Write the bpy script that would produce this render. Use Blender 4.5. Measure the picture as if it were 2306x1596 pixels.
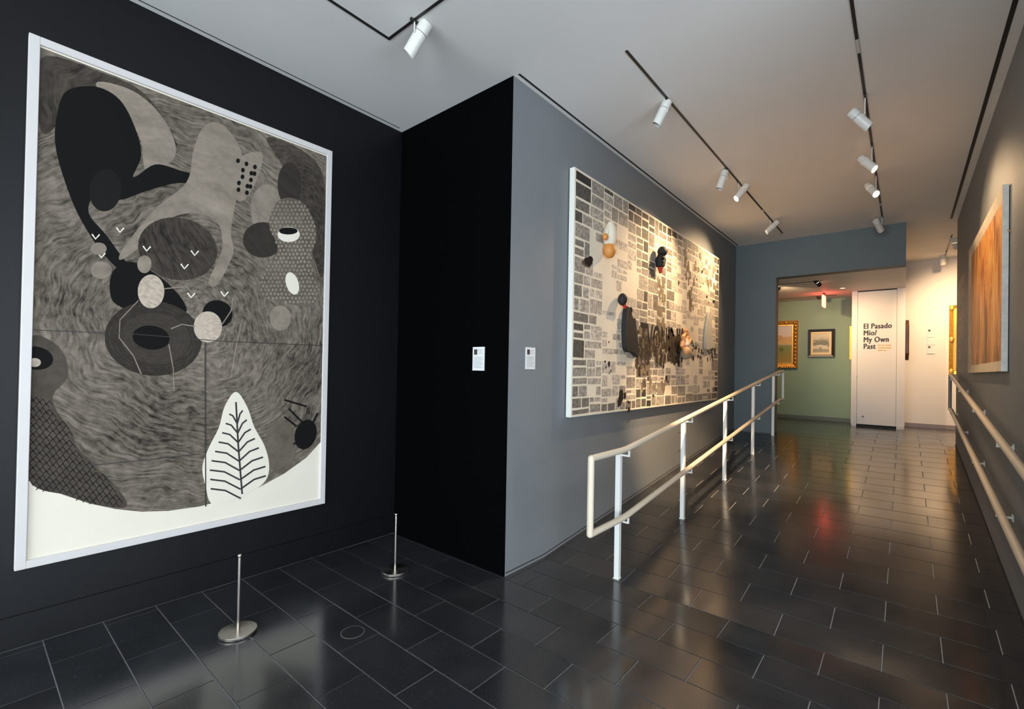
import bpy, bmesh, math, random
from mathutils import Vector, Matrix

# ------------------------------------------------------------------ scene, camera
for o in list(bpy.data.objects):
    bpy.data.objects.remove(o, do_unlink=True)
SC = bpy.context.scene
COL = SC.collection
random.seed(7)

IMG_W, IMG_H = 2306.0, 1596.0
F_PX, YAW, PITCH, ROLL, SHIFT = 1053.216, 0.69881, 0.00931, 0.01778, 23.554
CAM = Vector((0, 0, 1.5))
_fw = Vector((-math.sin(YAW) * math.cos(PITCH), math.cos(YAW) * math.cos(PITCH), math.sin(PITCH)))
_r0 = Vector((math.cos(YAW), math.sin(YAW), 0))
_u0 = _r0.cross(_fw)
_rt = _r0 * math.cos(ROLL) + _u0 * math.sin(ROLL)
_up = -_r0 * math.sin(ROLL) + _u0 * math.cos(ROLL)
cd = bpy.data.cameras.new('camera')
cd.sensor_fit = 'HORIZONTAL'
cd.sensor_width = 36.0
cd.lens = 36.0 * F_PX / IMG_W
cd.shift_y = SHIFT / IMG_W
cd.clip_start = 0.05
cam = bpy.data.objects.new('camera', cd)
COL.objects.link(cam)
m3 = Matrix((_rt, _up, -_fw)).transposed()
cam.matrix_world = Matrix.Translation(CAM) @ m3.to_4x4()
SC.camera = cam


def ray(px, py):
    return _rt * ((px - IMG_W / 2) / F_PX) - _up * ((py - IMG_H / 2 - SHIFT) / F_PX) + _fw


def pix(px, py, axis, val):
    """photo pixel -> point on the wall / floor plane (axis = val) it lies on"""
    d = ray(px, py)
    t = (val - CAM[axis]) / d[axis]
    return CAM + d * t


# ------------------------------------------------------------------ world, daylight, exposure
SC.view_settings.view_transform = 'Standard'
SC.view_settings.look = 'None'
SC.view_settings.exposure = 0.24
SC.view_settings.gamma = 1.0
SC.view_settings.use_curve_mapping = False
wd = bpy.data.worlds.new('world')
SC.world = wd
wd.use_nodes = True
wd.node_tree.nodes['Background'].inputs[0].default_value = (0.55, 0.72, 1.0, 1)
wd.node_tree.nodes['Background'].inputs[1].default_value = 0.6

WARM = (1.0, 0.67, 0.37)
DAY = (0.82, 0.92, 1.0)


def area(name, loc, target, sx, sy, energy, color):
    l = bpy.data.lights.new(name, 'AREA')
    l.shape = 'RECTANGLE'
    l.size, l.size_y, l.energy, l.color = sx, sy, energy, color
    o = bpy.data.objects.new(name, l)
    COL.objects.link(o)
    o.location = loc
    d = (Vector(target) - Vector(loc)).normalized()
    o.rotation_euler = d.to_track_quat('-Z', 'Y').to_euler()
    return o


# daylight entering through the glazed street fronts behind and to the right of the camera
area('daylight', (0.2, -7.9, 1.45), (0.2, 0, 2.4), 6.8, 2.6, 720, DAY)
area('daylight', (4.1, -1.2, 1.45), (0, -1.2, 2.6), 6.2, 2.5, 310, DAY)

# ------------------------------------------------------------------ room constants (metres)
L, G, R, H = -3.532, -2.203, 0.535, 3.644      # left wall, grey wall, right wall, ceiling
B, E_Y = 2.582, 8.467                          # black return wall, end wall
RS, SLOPE, RE = 3.052, 0.1022, 8.629           # ramp start, slope, end
ZL = SLOPE * (RE - RS)                         # landing level
BY, DY = 11.42, 10.66                          # back walls, door
LOWC = 3.05                                    # low ceiling of the back room


def floor_z(y):
    return 0.0 if y < RS else (ZL if y > RE else SLOPE * (y - RS))


# ------------------------------------------------------------------ materials
MATS = {}


def mat(name, col, rough=0.5, metal=0.0, var=0.0, vscale=6.0, bump=0.0, bscale=40.0, emit=None, es=0.0,
        rvar=0.0, spec=0.5, aniso=0.0, coat=0.0):
    if name in MATS:
        return MATS[name]
    m = bpy.data.materials.new(name)
    m.use_nodes = True
    nt = m.node_tree
    b = nt.nodes['Principled BSDF']
    b.inputs['Base Color'].default_value = (*col, 1)
    b.inputs['Roughness'].default_value = rough
    b.inputs['Metallic'].default_value = metal
    b.inputs['Specular IOR Level'].default_value = spec
    b.inputs['Coat Weight'].default_value = coat
    if aniso:
        b.inputs['Anisotropic'].default_value = aniso
    tc = nt.nodes.new('ShaderNodeTexCoord')
    if var or rvar:
        n = nt.nodes.new('ShaderNodeTexNoise')
        n.inputs['Scale'].default_value = vscale
        n.inputs['Detail'].default_value = 5
        nt.links.new(tc.outputs['Object'], n.inputs['Vector'])
        if var:
            r = nt.nodes.new('ShaderNodeValToRGB')
            r.color_ramp.elements[0].position = 0.3
            r.color_ramp.elements[1].position = 0.7
            r.color_ramp.elements[0].color = (*[c * (1 - var) for c in col], 1)
            r.color_ramp.elements[1].color = (*[min(1, c * (1 + var)) for c in col], 1)
            nt.links.new(n.outputs['Fac'], r.inputs['Fac'])
            nt.links.new(r.outputs['Color'], b.inputs['Base Color'])
        if rvar:
            mr = nt.nodes.new('ShaderNodeMapRange')
            mr.inputs['From Min'].default_value = 0.3
            mr.inputs['From Max'].default_value = 0.7
            mr.inputs['To Min'].default_value = rough - rvar
            mr.inputs['To Max'].default_value = rough + rvar
            nt.links.new(n.outputs['Fac'], mr.inputs['Value'])
            nt.links.new(mr.outputs['Result'], b.inputs['Roughness'])
    if bump:
        n2 = nt.nodes.new('ShaderNodeTexNoise')
        n2.inputs['Scale'].default_value = bscale
        n2.inputs['Detail'].default_value = 4
        nt.links.new(tc.outputs['Object'], n2.inputs['Vector'])
        bp = nt.nodes.new('ShaderNodeBump')
        bp.inputs['Strength'].default_value = bump
        bp.inputs['Distance'].default_value = 0.01
        nt.links.new(n2.outputs['Fac'], bp.inputs['Height'])
        nt.links.new(bp.outputs['Normal'], b.inputs['Normal'])
    if emit:
        b.inputs['Emission Color'].default_value = (*emit, 1)
        b.inputs['Emission Strength'].default_value = es
    MATS[name] = m
    return m


M_BLACK = mat('black_paint', (0.0028, 0.003, 0.004), 0.46, var=0.06, vscale=3, bump=0.03, bscale=180, spec=0.28)
M_BLACK2 = mat('matte_black_paint', (0.0009, 0.0009, 0.001), 0.8, spec=0.03)
M_GREY = mat('grey_paint', (0.18, 0.195, 0.205), 0.55, var=0.03, vscale=3, bump=0.03, bscale=180)
M_GREYDAY = mat('grey_paint_daylit', (0.11, 0.138, 0.145), 0.6, var=0.03, vscale=3, bump=0.03, bscale=180)  # grey paint, with dimmer, bluish daylight put into its colour
M_CEIL = mat('ceiling_paint', (0.86, 0.84, 0.81), 0.8, var=0.015, vscale=2)
M_GREEN = mat('sage_paint', (0.2, 0.29, 0.2), 0.6, var=0.03, vscale=3)
M_WHITE = mat('white_paint', (0.72, 0.68, 0.64), 0.55, var=0.01, vscale=3)
M_LOBBY = mat('lobby_paint', (0.75, 0.75, 0.75), 0.7)
M_DARK = mat('gap_shade', (0.012, 0.011, 0.011), 0.7)  # dark colour painted for the shade inside gaps and slots
M_TRACK = mat('track_metal', (0.03, 0.027, 0.025), 0.45, metal=0.3)
M_LAMPW = mat('lamp_white_enamel', (0.68, 0.67, 0.62), 0.4)
M_RAILW = mat('post_white_enamel', (0.72, 0.72, 0.68), 0.35)
M_RAIL = mat('cream_rail', (0.66, 0.57, 0.44), 0.35, var=0.03, vscale=9)
M_RAILG = mat('grey_rail_end', (0.2, 0.22, 0.24), 0.4)
M_STEEL = mat('brushed_steel', (0.62, 0.58, 0.52), 0.26, metal=1.0, aniso=0.6)
M_GLOW = mat('lamp_lens_lit', (1, 0.9, 0.7), 0.3, emit=(1.0, 0.8, 0.5), es=14.0)
M_GLOWS = mat('lamp_lens_soft', (1, 0.9, 0.7), 0.3, emit=(1.0, 0.8, 0.5), es=1.6)
M_LENS = mat('lamp_lens_off', (0.12, 0.12, 0.12), 0.2)
M_FRAMEW = mat('white_frame', (0.62, 0.59, 0.57), 0.4, var=0.015)
M_PAPER = mat('cream_paper', (0.76, 0.7, 0.585), 0.7, var=0.02, vscale=5)
M_LABEL = mat('label_card', (0.72, 0.72, 0.7), 0.6)
M_INK = mat('label_ink', (0.42, 0.42, 0.42), 0.7)
M_INKD = mat('label_photo', (0.04, 0.035, 0.035), 0.6)


def tile_material():
    m = bpy.data.materials.new('basalt_tile')
    m.use_nodes = True
    nt = m.node_tree
    N = nt.nodes.new
    b = nt.nodes['Principled BSDF']
    tc = N('ShaderNodeTexCoord')
    oi = N('ShaderNodeObjectInfo')
    geo = N('ShaderNodeNewGeometry')
    n = N('ShaderNodeTexNoise'); n.inputs['Scale'].default_value = 3.0; n.inputs['Detail'].default_value = 6
    nt.links.new(geo.outputs['Position'], n.inputs['Vector'])
    sp = N('ShaderNodeTexVoronoi'); sp.inputs['Scale'].default_value = 160.0
    nt.links.new(geo.outputs['Position'], sp.inputs['Vector'])
    lt = N('ShaderNodeMath'); lt.operation = 'LESS_THAN'; lt.inputs[1].default_value = 0.16
    nt.links.new(sp.outputs['Distance'], lt.inputs[0])
    pick = N('ShaderNodeSeparateColor')
    nt.links.new(sp.outputs['Color'], pick.inputs[0])
    gt = N('ShaderNodeMath'); gt.operation = 'GREATER_THAN'; gt.inputs[1].default_value = 0.8
    nt.links.new(pick.outputs[0], gt.inputs[0])
    mu = N('ShaderNodeMath'); mu.operation = 'MULTIPLY'
    nt.links.new(lt.outputs[0], mu.inputs[0]); nt.links.new(gt.outputs[0], mu.inputs[1])
    ramp = N('ShaderNodeValToRGB')
    ramp.color_ramp.elements[0].position = 0.3; ramp.color_ramp.elements[0].color = (0.0165, 0.0178, 0.0205, 1)
    ramp.color_ramp.elements[1].position = 0.75; ramp.color_ramp.elements[1].color = (0.03, 0.0315, 0.035, 1)
    nt.links.new(n.outputs['Fac'], ramp.inputs['Fac'])
    hv = N('ShaderNodeMapRange'); hv.inputs['To Min'].default_value = 0.8; hv.inputs['To Max'].default_value = 1.2
    nt.links.new(oi.outputs['Random'], hv.inputs['Value'])
    vm = N('ShaderNodeVectorMath'); vm.operation = 'SCALE'
    nt.links.new(ramp.outputs['Color'], vm.inputs[0]); nt.links.new(hv.outputs['Result'], vm.inputs['Scale'])
    mix = N('ShaderNodeMix'); mix.data_type = 'RGBA'
    nt.links.new(mu.outputs[0], mix.inputs['Factor'])
    nt.links.new(vm.outputs['Vector'], mix.inputs['A'])
    mix.inputs['B'].default_value = (0.13, 0.14, 0.15, 1)
    nt.links.new(mix.outputs['Result'], b.inputs['Base Color'])
    rr = N('ShaderNodeMapRange'); rr.inputs['From Min'].default_value = 0.3; rr.inputs['From Max'].default_value = 0.7
    rr.inputs['To Min'].default_value = 0.13; rr.inputs['To Max'].default_value = 0.2
    nt.links.new(n.outputs['Fac'], rr.inputs['Value'])
    nt.links.new(rr.outputs['Result'], b.inputs['Roughness'])
    n2 = N('ShaderNodeTexNoise'); n2.inputs['Scale'].default_value = 90; n2.inputs['Detail'].default_value = 3
    nt.links.new(geo.outputs['Position'], n2.inputs['Vector'])
    bp = N('ShaderNodeBump'); bp.inputs['Strength'].default_value = 0.035; bp.inputs['Distance'].default_value = 0.004
    nt.links.new(n2.outputs['Fac'], bp.inputs['Height']); nt.links.new(bp.outputs['Normal'], b.inputs['Normal'])
    b.inputs['IOR'].default_value = 1.8
    return m


M_TILE = tile_material()
M_GROUT = mat('grout', (0.36, 0.36, 0.36), 0.8, var=0.15, vscale=30)


# ------------------------------------------------------------------ mesh helpers
class MB:
    def __init__(self):
        self.v, self.f = [], []

    def add(self, verts, faces):
        n = len(self.v)
        self.v += [tuple(v) for v in verts]
        self.f += [tuple(i + n for i in f) for f in faces]
        return self

    def box(self, x0, x1, y0, y1, z0, z1):
        v = [(x, y, z) for z in (z0, z1) for y in (y0, y1) for x in (x0, x1)]
        return self.add(v, [(0, 2, 3, 1), (4, 5, 7, 6), (0, 1, 5, 4), (2, 6, 7, 3), (0, 4, 6, 2), (1, 3, 7, 5)])

    def prism(self, pts, axis, a, b):
        """polygon (two coords) extruded along axis from a to b"""
        def mk(p, q):
            return {0: (q, p[0], p[1]), 1: (p[0], q, p[1]), 2: (p[0], p[1], q)}[axis]
        n = len(pts)
        v = [mk(p, a) for p in pts] + [mk(p, b) for p in pts]
        f = [tuple(range(n)), tuple(range(2 * n - 1, n - 1, -1))]
        f += [(i, n + i, n + (i + 1) % n, (i + 1) % n) for i in range(n)]
        return self.add(v, f)

    def rings(self, rings, cap=True):
        n = len(rings[0])
        base = len(self.v)
        for r in rings:
            self.v += [tuple(p) for p in r]
        for k in range(len(rings) - 1):
            for i in range(n):
                a, b_ = base + k * n + i, base + k * n + (i + 1) % n
                self.f.append((a, b_, b_ + n, a + n))
        if cap:
            self.f.append(tuple(base + i for i in reversed(range(n))))
            self.f.append(tuple(base + (len(rings) - 1) * n + i for i in range(n)))
        return self

    def tube(self, pts, radii, seg=16, cap=True):
        pts = [Vector(p) for p in pts]
        if not hasattr(radii, '__len__'):
            radii = [radii] * len(pts)
        rs = []
        ref = None
        for i, p in enumerate(pts):
            if i == 0:
                t = pts[1] - p
            elif i == len(pts) - 1:
                t = p - pts[i - 1]
            else:
                t = (pts[i + 1] - p).normalized() + (p - pts[i - 1]).normalized()
            t.normalize()
            if ref is None:
                ref = Vector((0, 0, 1)) if abs(t.z) < 0.9 else Vector((1, 0, 0))
            a = (ref - t * ref.dot(t)).normalized()
            b_ = t.cross(a)
            ref = a
            k = 1.0
            if 0 < i < len(pts) - 1:
                c = (pts[i + 1] - p).normalized().dot((p - pts[i - 1]).normalized())
                k = 1.0 / max(0.5, math.sqrt((1 + c) / 2))
            rs.append([p + (a * math.cos(2 * math.pi * j / seg) + b_ * math.sin(2 * math.pi * j / seg)) * radii[i]
                       for j in range(seg)])
        return self.rings(rs, cap)

    def ball(self, c, rx, ry, rz, seg=16, ring=10):
        c = Vector(c)
        rs = []
        for i in range(ring + 1):
            a = math.pi * (0.02 + 0.96 * i / ring)
            rs.append([c + Vector((rx * math.sin(a) * math.cos(t), ry * math.sin(a) * math.sin(t), -rz * math.cos(a)))
                       for t in [2 * math.pi * j / seg for j in range(seg)]])
        return self.rings(rs)

    def build(self, name, m, parent=None, smooth=False, bevel=0.0, label=None):
        me = bpy.data.meshes.new(name)
        off = Vector((0, 0, 0))
        if parent is not None:
            off = Vector(parent.get('_o', (0, 0, 0)))
        me.from_pydata([tuple(Vector(v) - off) for v in self.v], [], self.f)
        bm = bmesh.new()
        bm.from_mesh(me)
        bmesh.ops.recalc_face_normals(bm, faces=bm.faces)
        if bevel:
            bmesh.ops.bevel(bm, geom=bm.edges[:], offset=bevel, segments=1, affect='EDGES', clamp_overlap=True)
        bm.to_mesh(me)
        bm.free()
        if m is not None:
            for mm in (m if isinstance(m, (list, tuple)) else [m]):
                me.materials.append(mm)
        if smooth:
            for p in me.polygons:
                p.use_smooth = True
            try:
                me.set_sharp_from_angle(angle=math.radians(40))
            except Exception:
                pass
        o = bpy.data.objects.new(name, me)
        COL.objects.link(o)
        if parent is not None:
            o.parent = parent
            o['_o'] = tuple(off)
        if label:
            o['label'] = label
        return o


def tag(o, label, cat, group=None):
    o['label'] = label
    o['category'] = cat
    if group:
        o['group'] = group
    return o


def thing(name, loc, label, cat, group=None):
    o = bpy.data.objects.new(name, None)
    o.empty_display_size = 0.1
    o.location = loc
    COL.objects.link(o)
    o['_o'] = tuple(loc)
    return tag(o, label, cat, group)


def struct(name, mb, m, label=None, **k):
    o = mb.build(name, m, **k)
    o['kind'] = 'structure'
    if label:
        o['label'] = label
    return o


def text_mesh(name, s, size, m, parent, origin, right, up, extrude=0.0006, weight=0.0, width=1.0, space=1.0, bold=0.0):
    cu = bpy.data.curves.new(name + '_c', 'FONT')
    cu.body = s
    cu.size = size
    cu.extrude = extrude
    cu.offset = weight
    cu.space_character = space
    cu.resolution_u = 3
    tmp = bpy.data.objects.new(name + '_t', cu)
    COL.objects.link(tmp)
    dg = bpy.context.evaluated_depsgraph_get()
    me = bpy.data.meshes.new_from_object(tmp.evaluated_get(dg))
    bpy.data.objects.remove(tmp, do_unlink=True)
    right, up = Vector(right), Vector(up)
    nrm = right.cross(up)
    off = Vector(parent.get('_o', (0, 0, 0))) if parent else Vector()
    for v in me.vertices:
        c = v.co.copy()
        v.co = Vector(origin) + right * c.x * width + up * c.y + nrm * c.z - off
    if bold:      # heavier strokes: the same glyphs printed again, shifted by a hair
        vs = [v.co.copy() for v in me.vertices]
        fs = [tuple(p.vertices) for p in me.polygons]
        V, F = [], []
        for k in range(4):
            n0 = len(V)
            V += [tuple(c + right * bold * k / 3 + up * (bold * 0.35 * (k % 2)) + nrm * 0.00003 * k) for c in vs]
            F += [tuple(i + n0 for i in f) for f in fs]
        me = bpy.data.meshes.new(name)
        me.from_pydata(V, [], F)
    me.name = name
    me.materials.clear()
    me.materials.append(m)
    o = bpy.data.objects.new(name, me)
    COL.objects.link(o)
    if parent:
        o.parent = parent
    return o


# ------------------------------------------------------------------ structure: floor and tiles
XMIN, XMAX, YMIN, YMAX = L - 0.1, 4.2, -8.1, BY + 0.1
fl = MB()
prof = [(YMIN, 0.0), (RS, 0.0), (RE, ZL), (YMAX, ZL)]
poly = [(y, z - 0.004) for y, z in prof] + [(YMAX, -0.25), (YMIN, -0.25)]
fl.prism(poly, 0, -4.6, XMAX)
floor = struct('floor', fl, M_GROUT, 'dark basalt tiled floor rising as a ramp to a landing')

GAP = 0.0048
PX = 0.4845
unit = {}


def tile_mesh(w, h):
    key = (round(w, 4), round(h, 4))
    if key not in unit:
        mb = MB().box(-w / 2, w / 2, -h / 2, h / 2, -0.012, 0.0)
        me = bpy.data.meshes.new('tile')
        me.from_pydata(mb.v, [], mb.f)
        bm = bmesh.new(); bm.from_mesh(me)
        top = [e for e in bm.edges if all(abs(v.co.z) < 1e-6 for v in e.verts)]
        bmesh.ops.recalc_face_normals(bm, faces=bm.faces)
        bmesh.ops.bevel(bm, geom=top, offset=0.0012, segments=1, affect='EDGES')
        bm.to_mesh(me); bm.free()
        me.materials.append(M_TILE)
        unit[key] = me
    return unit[key]


def x_limits(y):
    if y < B:
        return L, XMAX
    if y < E_Y - 0.02:
        return G, R
    if y < E_Y + 0.18:
        return -1.6, R
    if y < 8.77:
        return -4.5, R
    if y < DY:
        return -4.5, 2.6
    return -4.5, -0.76


def in_view(x, y, z):
    d = Vector((x, y, z)) - CAM
    dz = d.dot(_fw)
    if dz < 0.2:
        return False
    u = IMG_W / 2 + F_PX * d.dot(_rt) / dz
    v = IMG_H / 2 + SHIFT - F_PX * d.dot(_up) / dz
    return -60 < u < IMG_W + 60 and -60 < v < IMG_H + 60


far_tiles = MB()
cands = []
rows = []
for n in range(-45, 0):
    rows.append((n, RS + 0.2475 * n, RS + 0.2475 * (n + 1)))
NR = 22
hr = (RE - RS) / NR
for n in range(NR):
    rows.append((n, RS + hr * n, RS + hr * (n + 1)))
for n in range(12):
    rows.append((NR + n, RE + 0.2535 * n, RE + 0.2535 * (n + 1)))
for n, y0, y1 in rows:
    xo = -0.08 if n % 2 == 0 else -0.322
    spans = [(x_limits((y0 + y1) / 2), y0, min(y1, BY))]
    if y0 < B < y1:
        spans = [((L, G), y0, B), ((G, XMAX), y0, y1)]
    if y0 >= DY - 0.01:
        spans = [((-4.5, -0.76), y0, min(y1, BY)), ((0.0, 2.6), y0, min(y1, BY))]
    for (xa, xb), ya, yb in spans:
        if yb - ya < 0.02:
            continue
        k0 = math.floor((xa - xo) / PX)
        x = xo + k0 * PX
        while x < xb:
            a, b_ = max(x, xa), min(x + PX, xb)
            x += PX
            if b_ - a < 0.02:
                continue
            cx, cy = (a + b_) / 2, (ya + yb) / 2
            vis = any(in_view(q, w, floor_z(w)) for q in (a, b_) for w in (ya, yb))
            if cx > 0.75 or cx < -3.6:
                vis = False
            cands.append((vis, a, b_, ya, yb, n))
vis_t = sorted([c for c in cands if c[0]], key=lambda c: (c[3] ** 2 + c[1] ** 2))
keep = set(id(c) for c in vis_t[:298])
ang = math.atan(SLOPE)
for c in cands:
    vis, a, b_, ya, yb, n = c
    on_ramp = 0 <= n < NR
    cx, cy = (a + b_) / 2, (ya + yb) / 2
    z = floor_z(cy)
    if id(c) in keep:
        w = b_ - a - GAP
        h = (yb - ya) / (math.cos(ang) if on_ramp else 1) - GAP
        t = bpy.data.objects.new('tile', tile_mesh(w, h))
        COL.objects.link(t)
        t.parent = floor
        t.location = (cx, cy, z + random.uniform(-0.0004, 0.0004))
        t.rotation_euler = ((ang if on_ramp else 0) + random.uniform(-.0009, .0009), random.uniform(-.0009, .0009), 0)
    else:
        g = GAP / 2
        za, zb = floor_z(ya + g), floor_z(yb - g)
        far_tiles.add([(a + g, ya + g, za - .004), (b_ - g, ya + g, za - .004), (b_ - g, yb - g, zb - .004), (a + g, yb - g, zb - .004),
                       (a + g, ya + g, za), (b_ - g, ya + g, za), (b_ - g, yb - g, zb), (a + g, yb - g, zb)],
                      [(4, 5, 6, 7), (0, 1, 5, 4), (1, 2, 6, 5), (2, 3, 7, 6), (3, 0, 4, 7)])
ft = far_tiles.build('remaining_tiles', M_TILE, floor)
ft['kind'] = 'stuff'

# ------------------------------------------------------------------ structure: walls
GR = 0.178
struct('wall_left', MB().box(L - 0.15, L, YMIN, B + 0.15, GR, H), M_BLACK, 'satin black wall behind the large framed print')
struct('baseboard_left', MB().box(L - 0.15, L + 0.001, YMIN, B, 0.004, GR - 0.007)
       .box(L - 0.15, L - 0.008, YMIN, B, GR - 0.008, GR + 0.001), M_BLACK, 'flush black baseboard with thin groove above')
struct('wall_return', MB().prism([(L, B), (G, B), (G - 0.02, B + 0.02), (G - 0.02, B + 0.15), (L, B + 0.15)], 2, -0.05, H), M_BLACK2,
       'matte black return wall')
struct('wall_grey', MB().prism([(G, B), (G, E_Y), (G - 0.15, E_Y), (G - 0.15, B + 0.15), (G - 0.02, B + 0.15), (G - 0.02, B + 0.02)], 2, -0.05, H), M_GREY,
       'grey wall carrying the wide collage')
# slim skirting and painted shade strips following the ramp along the grey wall and the right wall
def ramp_strip(x0, x1, y0, y1, h0, h1):
    ys = [y0] + [v for v in (RS, RE) if y0 < v < y1] + [y1]
    pts = [(y, floor_z(y) + h0) for y in ys] + [(y, floor_z(y) + h1) for y in reversed(ys)]
    return MB().prism(pts, 0, x0, x1)


struct('baseboard_grey', ramp_strip(G - 0.01, G + 0.004, B + 0.004, E_Y, 0.002, 0.022), M_GREY, 'thin grey skirting along the ramp')
struct('trim_1', ramp_strip(G - 0.01, G + 0.0046, B + 0.004, E_Y, 0.022, 0.027), M_DARK, 'dark strip painted as the shade of a gap above the skirting')
struct('wall_right', MB().box(R, R + 0.15, B, 8.77, -0.1, H), M_GREY, 'grey wall on the right of the ramp')
struct('trim_2', ramp_strip(R - 0.004, R + 0.01, B + 0.01, 8.77, 0.001, 0.012), M_DARK, 'dark strip painted as shade along the foot of the right wall')
struct('wall_end', MB().box(G - 0.15, -1.6, E_Y, E_Y + 0.19, 0.3, H).box(-1.6, 0.0, E_Y, E_Y + 0.19, LOWC, H), M_GREYDAY,
       'grey end wall, blue daylight put into its colour, with a wide opening under its header')
struct('baseboard_end', MB().box(G, -1.6, E_Y - 0.004, E_Y, floor_z(E_Y), floor_z(E_Y) + 0.03), M_GREYDAY)
# opening jamb skin facing the opening
struct('trim_3', MB().box(-1.6, -1.596, E_Y + 0.005, E_Y + 0.19, floor_z(E_Y) + 0.01, LOWC), M_GREYDAY)
# back room
struct('wall_back', MB().box(-4.6, -0.76, BY, BY + 0.12, ZL - 0.1, H), M_GREEN, 'sage green wall of the room beyond')
struct('baseboard_back', MB().box(-4.6, -0.765, BY - 0.012, BY, ZL, ZL + 0.075), mat('sage_base', (0.09, 0.11, 0.085), 0.5), 'dark green baseboard')
struct('wall_corridor', MB().box(0.0, 2.75, BY, BY + 0.12, ZL - 0.1, H + 0.05), M_WHITE, 'white wall at the end of the right passage')
struct('baseboard_corridor', MB().box(0.005, 2.6, BY - 0.012, BY, ZL, ZL + 0.07), mat('mauve_base', (0.24, 0.2, 0.21), 0.5), 'mauve grey baseboard')
struct('wall_backroom_side', MB().box(-4.6, -4.5, E_Y + 0.15, BY, ZL - 0.1, H), M_GREEN)
struct('wall_backroom_front', MB().box(-4.5, G - 0.15, E_Y, E_Y + 0.19, ZL - 0.1, H), M_GREEN)
struct('wall_corridor_side', MB().box(2.6, 2.75, 8.62, BY, ZL - 0.1, H), M_WHITE)
struct('wall_corridor_front', MB().box(R + 0.15, 2.6, 8.62, 8.77, ZL - 0.1, H), M_WHITE)
# wall block that carries the door
struct('wall_block', MB().box(-0.755, 0.0, DY + 0.05, BY, ZL - 0.1, LOWC), M_WHITE, 'white wall block behind the door')
# lobby shell behind the camera
struct('wall_lobby_front', MB().box(R + 0.15, 4.2, B, B + 0.15, -0.1, H), M_LOBBY)
struct('wall_lobby_right', MB().box(4.2, 4.35, -8.25, B + 0.15, -0.1, 0.2).box(4.2, 4.35, -8.25, B + 0.15, 3.2, H)
       .box(4.2, 4.35, -8.25, -4.4, 0.2, 3.2).box(4.2, 4.35, 2.0, B + 0.15, 0.2, 3.2), M_LOBBY)
w2 = MB()
for i in range(6):
    y = -4.4 + 6.4 * i / 5
    w2.box(4.22, 4.32, y - 0.03, y + 0.03, 0.2, 3.2)
struct('window_2', w2, M_TRACK, 'dark mullioned side window')
wb = MB().box(L - 0.15, 4.35, -8.25, -8.1, 3.3, H).box(L - 0.15, 4.35, -8.25, -8.1, -0.1, 0.15)
wb.box(L - 0.15, -3.3, -8.25, -8.1, 0.15, 3.3).box(3.8, 4.35, -8.25, -8.1, 0.15, 3.3)
struct('wall_street', wb, M_LOBBY, 'street front wall with its glazed opening')
wf = MB()
for i in range(6):
    x = -3.3 + 7.1 * i / 5
    wf.box(x - 0.03, x + 0.03, -8.22, -8.12, 0.15, 3.3)
wf.box(-3.3, 3.8, -8.22, -8.12, 2.4, 2.46)
struct('window_1', wf, M_TRACK, 'dark mullioned street window')

# ceilings
ce = MB().box(L - 0.15, 4.35, -8.25, B + 0.15, H, H + 0.12).box(G - 0.15, 4.35, B + 0.15, E_Y, H, H + 0.12)
ce.box(G - 0.15, 2.75, E_Y, BY + 0.1, H, H + 0.12)
struct('ceiling', ce, M_CEIL, 'plain off white ceiling')
struct('ceiling_low', MB().box(-4.6, -0.0005, E_Y + 0.19, BY, LOWC, H - 0.001), M_WHITE, 'lower ceiling of the room beyond')
# dark strips painted as the shade in slots along the ceiling edges
struct('trim_4', MB().box(G + 0.034, G + 0.05, B + 0.01, E_Y - 0.07, H - 0.002, H + 0.01), M_DARK, 'dark strip painted as the shade in a reveal along ceiling edge')
struct('trim_5', MB().box(L + 0.045, L + 0.051, -4.0, B - 0.06, H - 0.002, H + 0.01), M_DARK, 'thin dark strip painted as the shade in a reveal along ceiling edge')
struct('trim_6', MB().box(R - 0.083, R - 0.058, B, 8.63, H - 0.002, H + 0.01), M_DARK, 'dark strip painted as the shade in a slot along the right ceiling edge')

# ------------------------------------------------------------------ door with exhibition title
dr = MB().box(-0.672, -0.118, DY, DY + 0.045, ZL + 0.045, LOWC - 0.02).build('door_1', M_WHITE)
dr['kind'] = 'structure'
dr['label'] = 'tall white door with exhibition title lettering'
MB().box(-0.76, -0.676, DY - 0.004, DY + 0.05, ZL + 0.04, LOWC).build('side_panel', M_WHITE, dr)
MB().box(-0.114, 0.0, DY - 0.004, DY + 0.05, ZL + 0.04, LOWC).build('side_panel', M_WHITE, dr)
MB().box(-0.75, -0.68, DY + 0.002, DY + 0.05, ZL, ZL + 0.04).build('foot_block', M_WHITE, dr)
MB().box(-0.11, -0.01, DY + 0.002, DY + 0.05, ZL, ZL + 0.04).build('foot_block', M_WHITE, dr)
MB().box(-0.68, -0.11, DY + 0.02, DY + 0.052, ZL, ZL + 0.045).build('threshold_shade', M_DARK, dr)  # dark block in place of the shade under the door
MB().box(-0.676, -0.114, DY + 0.012, DY + 0.05, LOWC - 0.02, LOWC - 0.0005).build('door_top_shade', M_DARK, dr)  # dark strip filled in for the shade above the door
MB().tube([(-0.581, DY + 0.002, 0.755), (-0.581, DY - 0.012, 0.755)], 0.013, 14).build('floor_lock', M_TRACK, dr, True)
MB().box(-0.677, -0.671, DY - 0.004, DY + 0.01, 1.44, 1.5).build('latch', M_TRACK, dr)
M_TITLE = mat('title_ink', (0.035, 0.035, 0.045), 0.6)
M_GOLDINK = mat('gold_ink', (0.58, 0.42, 0.18), 0.6)
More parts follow.
